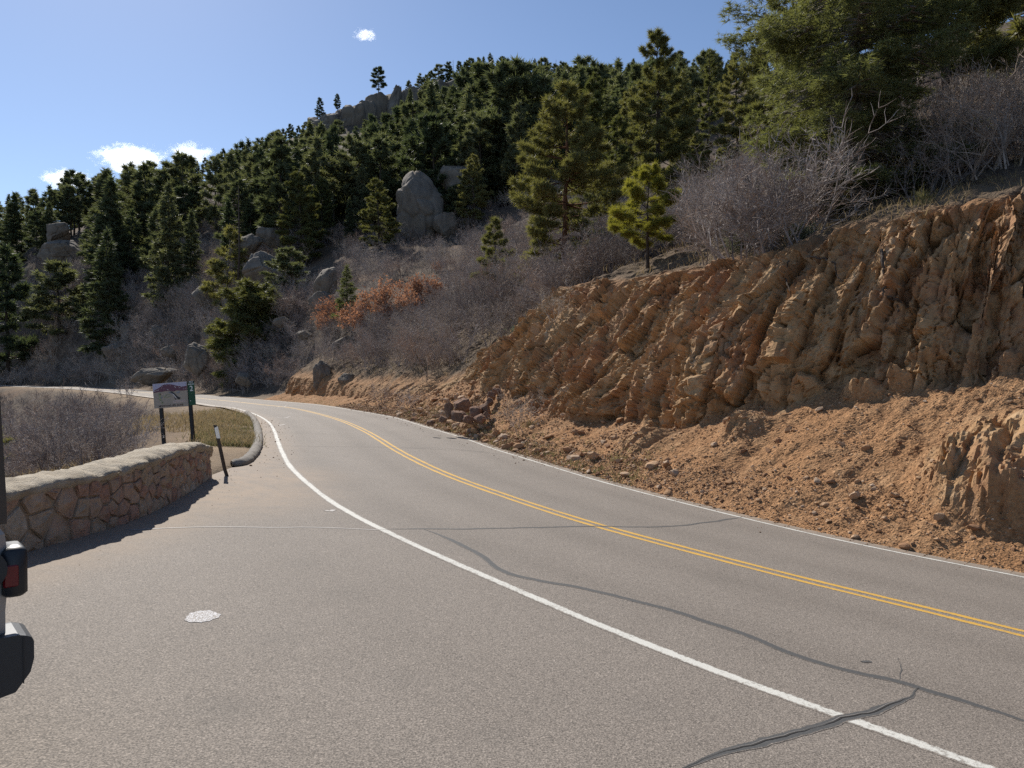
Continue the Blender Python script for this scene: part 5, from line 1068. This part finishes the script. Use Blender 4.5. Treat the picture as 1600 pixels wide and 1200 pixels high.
# ------------------------------------------------------------------ bare scrub oak
def scrub(seed, h, spread, stems, tw=4, leaf=0, rmin=.0038):
    r = np.random.RandomState(seed); P0, P1, Ra, Rb, tips = [], [], [], [], []
    def grow(p, d, L, rad, lvl):
        n = 4 if lvl == 0 else 3; q = p.copy(); dd = d.copy(); nodes = []
        for i in range(n):
            dd = dd + r.normal(0, .20, 3) + np.array([0, 0, .10 if lvl < 2 else .03]); dd /= np.linalg.norm(dd); e = q + dd * L / n
            ra, rb = rad * (1 - .75 * i / n), rad * (1 - .75 * (i + 1) / n); P0.append(q); P1.append(e); Ra.append(ra); Rb.append(rb); q = e; nodes.append((q.copy(), dd.copy(), rb))
        if lvl == 3: tips.append(q); return
        kids = [5, 5, tw][lvl]
        for c in range(kids):
            nd = nodes[min(n - 1, int(r.uniform(.6 if lvl == 0 else 0, n)))]; d2 = nd[1] + r.normal(0, .62, 3); d2[2] += .12; d2 /= np.linalg.norm(d2)
            grow(nd[0], d2, L * r.uniform(.42, .68), max(rmin, nd[2] * .72), lvl + 1)
    for s in range(stems):
        a = r.uniform(0, 6.28); o = r.rand() ** .5 * spread * .28; d = np.array([math.cos(a) * .45, math.sin(a) * .45, 1.0]); d += r.normal(0, .16, 3); d /= np.linalg.norm(d)
        grow(np.array([math.cos(a) * o, math.sin(a) * o, -.12]), d, h * r.uniform(.42, .62), .026 * h / 2.4, 0)
    V, Q = segs_mesh(P0, P1, Ra, Rb, 3); V *= np.array([1, 1, 1]); me = mesh_np('scrub_oak', V, Q, M['twig'])
    if not leaf: return me, None
    tp = np.array(tips); i = r.randint(len(tp), size=leaf); c = tp[i] + r.normal(0, .06, (leaf, 3)); a = r.randn(leaf, 3); a /= np.linalg.norm(a, axis=1)[:, None]; b = np.cross(a, r.randn(leaf, 3)); b /= np.linalg.norm(b, axis=1)[:, None]; s = r.uniform(.045, .085, leaf)[:, None]
    V = np.stack([c - a * s, c - b * s * .6, c + a * s, c + b * s * .6], 1).reshape(-1, 3)
    return me, mesh_np('leaves', V, np.arange(len(V)).reshape(-1, 4), M['orange'])
SV = [scrub(700 + i, 2.4, 1.8, st, tw, 0, .0075) for i, (st, tw) in enumerate([(8, 4), (6, 4), (9, 3), (7, 5), (5, 4)])]
SN = [scrub(720 + i, 2.6, 1.9, st, tw, 0, .0052) for i, (st, tw) in enumerate([(9, 4), (7, 5), (10, 3), (8, 4)])]             # denser kinds for the near bank top
rsx = np.random.RandomState(31); sp_list = []
def scatter(n, ur, Dr, hr, dens, test=None, tries=9000):
    out = []
    for _ in range(tries):
        if len(out) >= n: break
        u = rsx.uniform(*ur); D = math.exp(rsx.uniform(math.log(Dr[0]), math.log(Dr[1]))); x = (u - 800) / F * D
        if test and not test(u, D, x): continue
        d = dens * (.8 + D / 120)
        if any((x - a) ** 2 + (D - b) ** 2 < d * d for a, b in sp_list): continue
        sp_list.append((x, D)); out.append((u, D, x, rsx.uniform(*hr)))
    return out
trf = lambda x, y: float((x - xR(y)) * slopefac(xR, y)); tlf = lambda x, y: float((xL(y) - x) * slopefac(xL, y))
def rimT(y): return float(np.interp(y, tops[:, 0], tops[:, 1]))
tA = lambda u, D, x: trf(x, D) > 5.7 and not (1390 < u < 1660 and D < 19.5) and not (1235 < u < 1425 and D < 23) and not (u < 1085 and D < 29)
def tB(u, D, x):
    if trf(x, D) < (6.2 if D < 40 else 3.6) or (u < 520 and D < 60): return False
    if 495 < u < 695 and D < 77: return V0 + (CAMZ - gz(x, D) - .9) / D * F > np.interp(u, [500, 600, 690], [500, 480, 450])   # the orange scrub stays in view
    return True
def tC(u, D, x):
    t = tlf(x, D)
    if t < (1.4 if D > 26 or D < 17 else 3.6) or (D < 26 and t < 2.2) or (u > 225 and D < 24): return False
    vt = V0 + (CAMZ - terrain_z([x], [D])[0] - (1.1 if D < 24 else 2.1)) / D * F         # keep the far road in sight over the scrub
    return not (u > 170 and D < 21) and vt > np.interp(u, [0, 200, 235, 330], [606, 612, 636, 650]) or (D > 50 and rsx.rand() < .05)
zoneA = scatter(95, (1010, 1660), (17, 46), (2.0, 3.1), .85, tA)
zoneB = scatter(110, (400, 1000), (30, 90), (1.8, 2.8), .90, tB)
zoneC = scatter(95, (-60, 330), (12, 60), (.9, 2.5), .75, tC)
low = lambda L: [(u, D, x, min(h, max(.8, CAMZ - (np.interp(u, [500, 600, 690], [505, 480, 450]) - V0) / F * D - gz(x, D))) if 495 < u < 695 and D < 77 else h) for u, D, x, h in L]
zoneB = low(zoneB)
zoneC = [(u, D, x, min(h, 1.25) if D < 24 else h) for u, D, x, h in zoneC]
moreA = scatter(110, (960, 1700), (19, 70), (1.8, 2.8), .62, tA, 12000)
moreB = scatter(390, (380, 1000), (30, 135), (1.7, 2.8), .50, tB, 30000)
moreC = scatter(200, (-60, 330), (14, 150), (.8, 2.5), .62, tC, 20000)
moreC = [(u, D, x, min(h, 1.2) if D < 24 else h) for u, D, x, h in moreC]
moreB = low(moreB)
zoneD = scatter(800, (-40, 470), (80, 215), (2.4, 4.2), .52, lambda u, D, x: trf(x, D) > 2.5, 40000)
def plant(lst, meshes, label, group, sink=.05, leafp=0):
    for u, D, x, h in lst:
        z = gz(x, D); me = meshes[rsx.randint(len(meshes))][0]; s = h / 2.3
        tag(link('scrub_oak', me, None, (x, D, z - sink), (rsx.normal(0, .08), rsx.normal(0, .08), rsx.uniform(0, 6.28)), (s * rsx.uniform(.9, 1.3), s * rsx.uniform(.9, 1.3), s)), label, 'shrub', group)
plant(zoneA, SN, 'bare grey-purple scrub oak in the thicket on top of the road cut', 'bare scrub oaks on top of the road cut')
SB = scrub(733, 2.6, 1.9, 6, 4, 0, .009)[0]
for u, D, h, lab in ((1255, 18.6, 3.3, 'tallest bare scrub oak leaning out over the rim left of the fir'), (1168, 19.6, 3.0, 'tall bare scrub oak on the rim left of the middle of the rock face'), (1205, 19.0, 2.9, 'bare many-stemmed scrub oak on the rim above the middle of the rock face')):
    x = (u - 800) / F * D; tag(link('scrub_oak', SB, None, (x, D, gz(x, D) - .1), (0, 0, u), h / 2.5), lab, 'shrub')
plant(zoneB, SV, 'bare grey scrub oak on the slope between the road cut and the pines', 'bare scrub oaks on the middle slope')
plant(zoneC, SV, 'bare scrub oak in the gully beyond the stone wall', 'bare scrub oaks in the gully')
more = moreA + moreB + moreC + zoneD
gn_scatter('scrub_thicket', [(x, D, gz(x, D) - .1) for u, D, x, h in more], rsx.uniform(0, 6.28, len(more)), [h / 2.2 * 1.1 for *_, h in more], rsx.randint(0, 5, len(more)), [m_[0] for m_ in SV], 'dense bare grey scrub thicket covering the slopes and the gully')
# shrubs that still hold rust-orange leaves
OV = [scrub(740 + i, 2.4, 1.9, 9, 4, 1500) for i in range(2)]; OS = [scrub(745, 2.2, 1.7, 8, 4, 260)]
def orange(u, D, vtop, lab, grp=None, kinds=OV):
    p = at_px(u, D); s = max(.5, hgt(vtop, D, p[2]) / 2.35); mm = kinds[int(u) % len(kinds)]; o = link('scrub_oak', None, None, (p[0], p[1], p[2] - .05), (0, 0, u), (s * 1.15, s * 1.15, s)); link('stems', mm[0], o); link('leaves', mm[1], o); tag(o, lab, 'shrub', grp)
for u, D, vt in ((522, 76, 460), (516, 75, 488), (560, 67, 468), (598, 65, 450), (618, 65, 436), (640, 65, 427), (656, 66, 432), (545, 74, 490), (580, 64, 472), (508, 77, 482), (632, 63, 452), (670, 66, 430)): orange(u, D, vt, 'scrub oak holding rust-orange leaves in the orange patch above the bend', 'orange-leaved scrub oaks above the bend')
orange(685, 80, 420, 'small orange-leaved scrub oak right of the orange patch'); 
for u, D, vt in ((1240, 21.5, 330), (1262, 23, 300), (1190, 23, 345), (1385, 23, 262)): orange(u, D, vt, 'bare scrub oak with a few orange leaves on the rim of the road cut', 'scrub oaks with a few orange leaves on the rim', OS)
for u, D, vt in ((395, 190, 312), (412, 188, 318), (372, 192, 322)): orange(u, D, vt, 'reddish scrub oak under the pines high on the slope', 'reddish scrub oaks high on the slope')
# scrub growing on the scree itself
for u, v, D, h, lab in ((815, 635, 23.4, 1.5, 'bare twiggy shrub growing on the scree left of the rock face'), (868, 560, 26.5, 1.3, 'bare twiggy shrub on the rock face'), (640, 612, 38, 1.4, 'bare shrub at the left end of the scree'), (598, 618, 43, 1.5, 'bare shrub near the bend on the right verge')):
    p = px_at(u, v, D); z = gz(p[0], p[1]); tag(link('scrub_oak', SV[1][0], None, (p[0], p[1], z - .05), (0, 0, u), h / 2.3), lab, 'shrub')

# ------------------------------------------------------------------ labels that single out each of the many pines and shrubs
LM = [('the tall pointed boulder', 655, 320), ('the granite ledge', 590, 185), ('the broad sloping boulder', 410, 420), ('the tallest straight pine', 1026, 190), ('the red-trunked ponderosa', 886, 280), ('the yellow-green young pine', 1005, 350), ('the round juniper', 397, 510), ('the very tall dark fir', 265, 380), ('the half-dead pine', 353, 390), ('the brown block boulder', 92, 362), ('the huge green fir', 1330, 200), ('the nature sign', 268, 617), ('the orange-leaved scrub', 610, 455), ('the wedge-shaped boulder', 511, 440), ('the skyline peak', 790, 120), ('the thin sparse pine', 1107, 200), ('the far road bend', 100, 604), ('the rock face', 1150, 450)]
ORD = ['nearest', 'second', 'third', 'fourth', 'fifth', 'sixth', 'seventh', 'eighth', 'ninth', 'tenth', 'eleventh', 'twelfth', 'thirteenth', 'fourteenth', 'fifteenth', 'sixteenth', 'seventeenth', 'eighteenth', 'nineteenth', 'twentieth']
def single_out(objs, noun, hgt_, LM=LM):
    bins = {}
    for o in objs:
        u, v = project(o.location + Vector((0, 0, hgt_(o)))); best = min(LM, key=lambda l: math.hypot(u - l[1], (v - l[2]) * 1.2)); dx, dy = u - best[1], v - best[2]
        side = ('left of' if dx < 0 else 'right of') if abs(dx) > 2 * abs(dy) else ('above' if dy < 0 else 'below') if abs(dy) > 2 * abs(dx) else ('up and ' if dy < 0 else 'down and ') + ('left from' if dx < 0 else 'right from')
        bins.setdefault((best[0], side), []).append((math.hypot(dx, dy), o))
    for (lm, side), L in bins.items():
        for i, (_, o) in enumerate(sorted(L, key=lambda q_: q_[0])):
            n_ = ORD[i] if i < len(ORD) else '%dth' % (i + 1); o['label'] = '%s %s %s %s' % (n_, noun(o), side, lm) if i else 'nearest %s %s %s' % (noun(o), side, lm)
grp = lambda *g_: [o for o in SC.objects if o.get('group') in g_]
single_out(grp(*[v[1] for v in NM.values()]), lambda o: 'forest pine', lambda o: o.scale[2] * 12)
single_out(grp('bare scrub oaks on top of the road cut', 'bare scrub oaks on the middle slope', 'bare scrub oaks in the gully'), lambda o: 'bare grey scrub oak', lambda o: 1.0)

single_out(grp('orange-leaved scrub oaks above the bend'), lambda o: 'rust-orange scrub oak', lambda o: .8, [('the small pointed conifer', 543, 460), ('the wedge-shaped boulder', 511, 440), ('the low green conifer', 572, 480)])
single_out(grp('broken red rocks piled at the foot of the scree'), lambda o: 'dark red broken rock', lambda o: 0, [('the largest rock of the red pile', 722, 633)])
for o in grp('broken red rocks piled at the foot of the scree'):
    if o.name == 'rock': o['label'] = 'largest brown rock on top of the red rock pile by the road'
single_out(grp('small boulders scattered in the scrub'), lambda o: 'small pale boulder', lambda o: 0)
single_out(grp('scrub oaks with a few orange leaves on the rim'), lambda o: 'sparse orange-leaved shrub', lambda o: .8, [('the foot of the huge fir', 1338, 340)])
single_out(grp('reddish scrub oaks high on the slope'), lambda o: 'reddish scrub oak', lambda o: .8, [('the half-dead pine', 353, 390)])

# ------------------------------------------------------------------ grass, sage, roots
def blades(name, pts, hr, w, mat, label, seed, k=14, spread=.16):
    r = np.random.RandomState(seed); P = np.repeat(np.array(pts), k, 0); P = P + np.c_[r.normal(0, spread, (len(P), 2)), np.zeros(len(P))]; d = np.c_[r.normal(0, .45, (len(P), 2)), np.ones(len(P))]; d /= np.linalg.norm(d, axis=1)[:, None]
    L = r.uniform(*hr, len(P)); s = np.c_[r.randn(len(P), 2), np.zeros(len(P))]; s /= np.linalg.norm(s, axis=1)[:, None]; b = P - np.array([0, 0, .02]); mid = b + d * (L * .6)[:, None]; tip = b + d * L[:, None] + np.c_[d[:, :2] * (L * .45)[:, None], -.12 * L]
    V = np.stack([b - s * w, b + s * w, mid + s * w * .6, mid - s * w * .6, tip], 1).reshape(-1, 3); i = np.arange(len(P))[:, None] * 5
    return tag(link(name, mesh_np(name, V, [i + np.array([[0, 1, 2, 3]]), i + np.array([[3, 2, 4]])], mat)), label, kind='stuff')
r = np.random.RandomState(9); pg_ = []
while len(pg_) < 720:
    u, v = r.uniform(305, 410), r.uniform(640, 735); x, y = px_surf(u, v); t = tlf(x, y)
    if t > .25 and t < 5 and 17.5 < y < 42 and fbm(np.array([x * .8]), np.array([y * .8]), np.array([0.0]), 2)[0] > -.25: pg_.append((x, y, gz(x, y)))
blades('grass', pg_, (.07, .22), .010, M['grass'], 'dry green grass on the corner behind the kerb', 1, 12, .14)
blades('straw_grass', [pg_[i] for i in range(0, 300)], (.15, .42), .010, M['straw'], 'straw-coloured grass behind the delineator', 2, 6, .12)
pg_ = []
while len(pg_) < 1100:
    y = r.uniform(7, 34); t = r.uniform(.75, 7.0); x = float(xL(y)) - t / float(slopefac(xL, y)); 
    if not (14.5 < y < 22 and t < 4.5): pg_.append((x, y, gz(x, y)))
blades('gully_grass', pg_, (.12, .45), .010, M['straw'], 'dry grass on the gully rim behind the wall and sign', 5, 10, .22)
pg_ = []
for y in np.r_[r.uniform(15, 30, 420), r.uniform(30, 62, 380)]:
    t = abs(r.normal(.25, .55)) + .05; i = np.argmin(np.abs(Ed[:, 1] - y)); x, yy = Ed[i] + En[i] * t; pg_.append((x, yy, gz(x, yy)))
blades('verge_grass', pg_, (.05, .16), .008, M['grass'], 'thin dry grass along the foot of the bank', 3, 12, .14)
pg_ = []
for _ in range(1500):
    u = r.uniform(480, 1640); D = math.exp(r.uniform(math.log(15.5), math.log(70))); x = (u - 800) / F * D
    if trf(x, D) > rimT(D) + .6: pg_.append((x, D, gz(x, D)))
blades('slope_grass', pg_, (.12, .40), .010, M['straw'], 'dry grass between the bare shrubs on the slope', 4, 9, .25)
for u, D, s, lab in ((815, 36.5, .55, 'grey-green sage bush on the rim at the left end of the rock face'), (1250, 19.8, .4, 'small green shrub among the bare stems on the rim'), (1160, 22, .5, 'small sage on the rim right of the young pine')):
    p = at_px(u, D); rr2 = np.random.RandomState(int(u)); C = rr2.randn(260, 3) * np.array([.45, .45, .28]) * s + np.array([0, 0, .38 * s]); tag(link('sage_bush', needle_mesh('sage_bush', C, rr2.randn(260, 3) * .3 + np.array([0, 0, .5]), np.full(260, .16), 8, .02, M['sage'], 3), None, tuple(p)), lab, 'shrub')
for u, D, lab in ((1440, 17.6, 'spiky yucca tuft on the rim of the road cut'), (835 + 0, 24.6, 'yellow grass tuft at the foot of the rock face')):
    p = at_px(u, D) if u > 1000 else np.array([*px_at(828, 655, 23.5)[:2], gz(*px_at(828, 655, 23.5)[:2])]); o = blades('grass_tuft', [(0, 0, 0)], (.35, .6) if u > 1000 else (.2, .4), .014, M['grass' if u > 1000 else 'straw'], None, 6, 70, .10); o.location = p; del o['kind']; tag(o, lab, 'grass tuft')
def root(pts, r0, lab):
    P = []
    for u, v in pts:                                                # lay the root on the rock face along the view ray
        dv = np.array([(u - 800) / F, 1, -(v - V0) / F]); q3 = bkP[::2, ::2].reshape(-1, 3) - np.array([0, 0, CAMZ]); t = q3[:, 1]; e = (q3[:, 0] / t - dv[0]) ** 2 + (q3[:, 2] / t - dv[2]) ** 2; i = np.where(e < e.min() + 1e-5)[0]; i = i[np.argmin(t[i])]
        nn_ = bkN[::2, ::2].reshape(-1, 3)[i]; P.append(bkP[::2, ::2].reshape(-1, 3)[i] + nn_ * .05)
    P = np.array(P); P = np.c_[[np.interp(np.linspace(0, 1, 30), np.linspace(0, 1, len(P)), P[:, j]) for j in range(3)]].T; P += .012 * np.random.RandomState(int(pts[0][0])).randn(30, 3); b0 = P[0].copy()
    V, Fs = tube(P - b0, np.linspace(r0, r0 * .35, 30), 6); o = link('exposed_root', Bag().add(V, Fs).mesh('exposed_root', M['bark_dark'], True), None, tuple(b0)); tag(o, lab, 'tree root')
root([(1376, 390), (1380, 410), (1377, 440), (1380, 458), (1392, 475), (1405, 490)], .035, 'thick exposed root hanging down the middle of the rock face'); root([(1380, 458), (1400, 468), (1415, 478), (1428, 486)], .022, 'thin exposed root branching right from the thick root')
root([(1262, 400), (1285, 408), (1305, 412), (1310, 428), (1316, 442)], .024, 'crooked exposed root below the rim under the fir'); root([(1232, 410), (1228, 440), (1232, 460), (1236, 472)], .02, 'exposed root hanging from the rim left of the fir')

# ------------------------------------------------------------------ small clouds far beyond the mountain
def cloud(u, v, w, h, D, seed, label, dens=.045, thr=.50):
    m = bpy.data.materials.new('cloud vapour'); m.use_nodes = True; t = m.node_tree; t.nodes.clear(); N = t.nodes.new; L = t.links.new
    out, pv, tc, nz, mr, ln, ms, mu = N('ShaderNodeOutputMaterial'), N('ShaderNodeVolumePrincipled'), N('ShaderNodeTexCoord'), N('ShaderNodeTexNoise'), N('ShaderNodeMapRange'), N('ShaderNodeVectorMath'), N('ShaderNodeMapRange'), N('ShaderNodeMath')
    pv.inputs['Color'].default_value = (1, 1, 1, 1); pv.inputs['Anisotropy'].default_value = .55; nz.inputs['Scale'].default_value = 2.6; nz.inputs['Detail'].default_value = 7; nz.inputs['Roughness'].default_value = .68
    mp = N('ShaderNodeMapping'); mp.inputs['Location'].default_value = (seed * 3.1, seed * 1.7, 0); mp.inputs['Scale'].default_value = (1.3, 1.0, .8); L(tc.outputs['Object'], mp.inputs[0]); L(mp.outputs[0], nz.inputs['Vector'])
    ln.operation = 'LENGTH'; L(tc.outputs['Object'], ln.inputs[0])                                   # thins out towards the rim
    ms.inputs['From Min'].default_value = .15; ms.inputs['From Max'].default_value = 1.0; ms.inputs['To Min'].default_value = .24; ms.inputs['To Max'].default_value = -.22; L(ln.outputs['Value'], ms.inputs['Value'])
    mu.operation = 'ADD'; L(nz.outputs['Fac'], mu.inputs[0]); L(ms.outputs['Result'], mu.inputs[1])
    mr.inputs['From Min'].default_value = thr; mr.inputs['From Max'].default_value = thr + .12; mr.inputs['To Max'].default_value = dens; L(mu.outputs[0], mr.inputs['Value']); L(mr.outputs['Result'], pv.inputs['Density']); L(pv.outputs[0], out.inputs['Volume'])
    Vc, Fc = ico(3); p = px_at(u, v, D); hw, hh = w / F * D / 2, h / F * D / 2
    tag(link('cloud', mesh_np('cloud', Vc * 1.02, Fc, m), None, tuple(p), (0, 0, 0), (hw, hw * .5, hh)), label, 'cloud')
cloud(572, 58, 56, 30, 2600, 1, 'tiny white cloud alone high in the blue sky', .022, .53)
cloud(205, 250, 150, 62, 2600, 4, 'largest white cloud just over the left skyline pines', .022, .48); cloud(108, 282, 120, 50, 2700, 7, 'white cloud low over the leftmost skyline pines', .02, .50); cloud(300, 242, 110, 52, 2650, 11, 'thin white wisp right of the largest cloud', .016, .52)
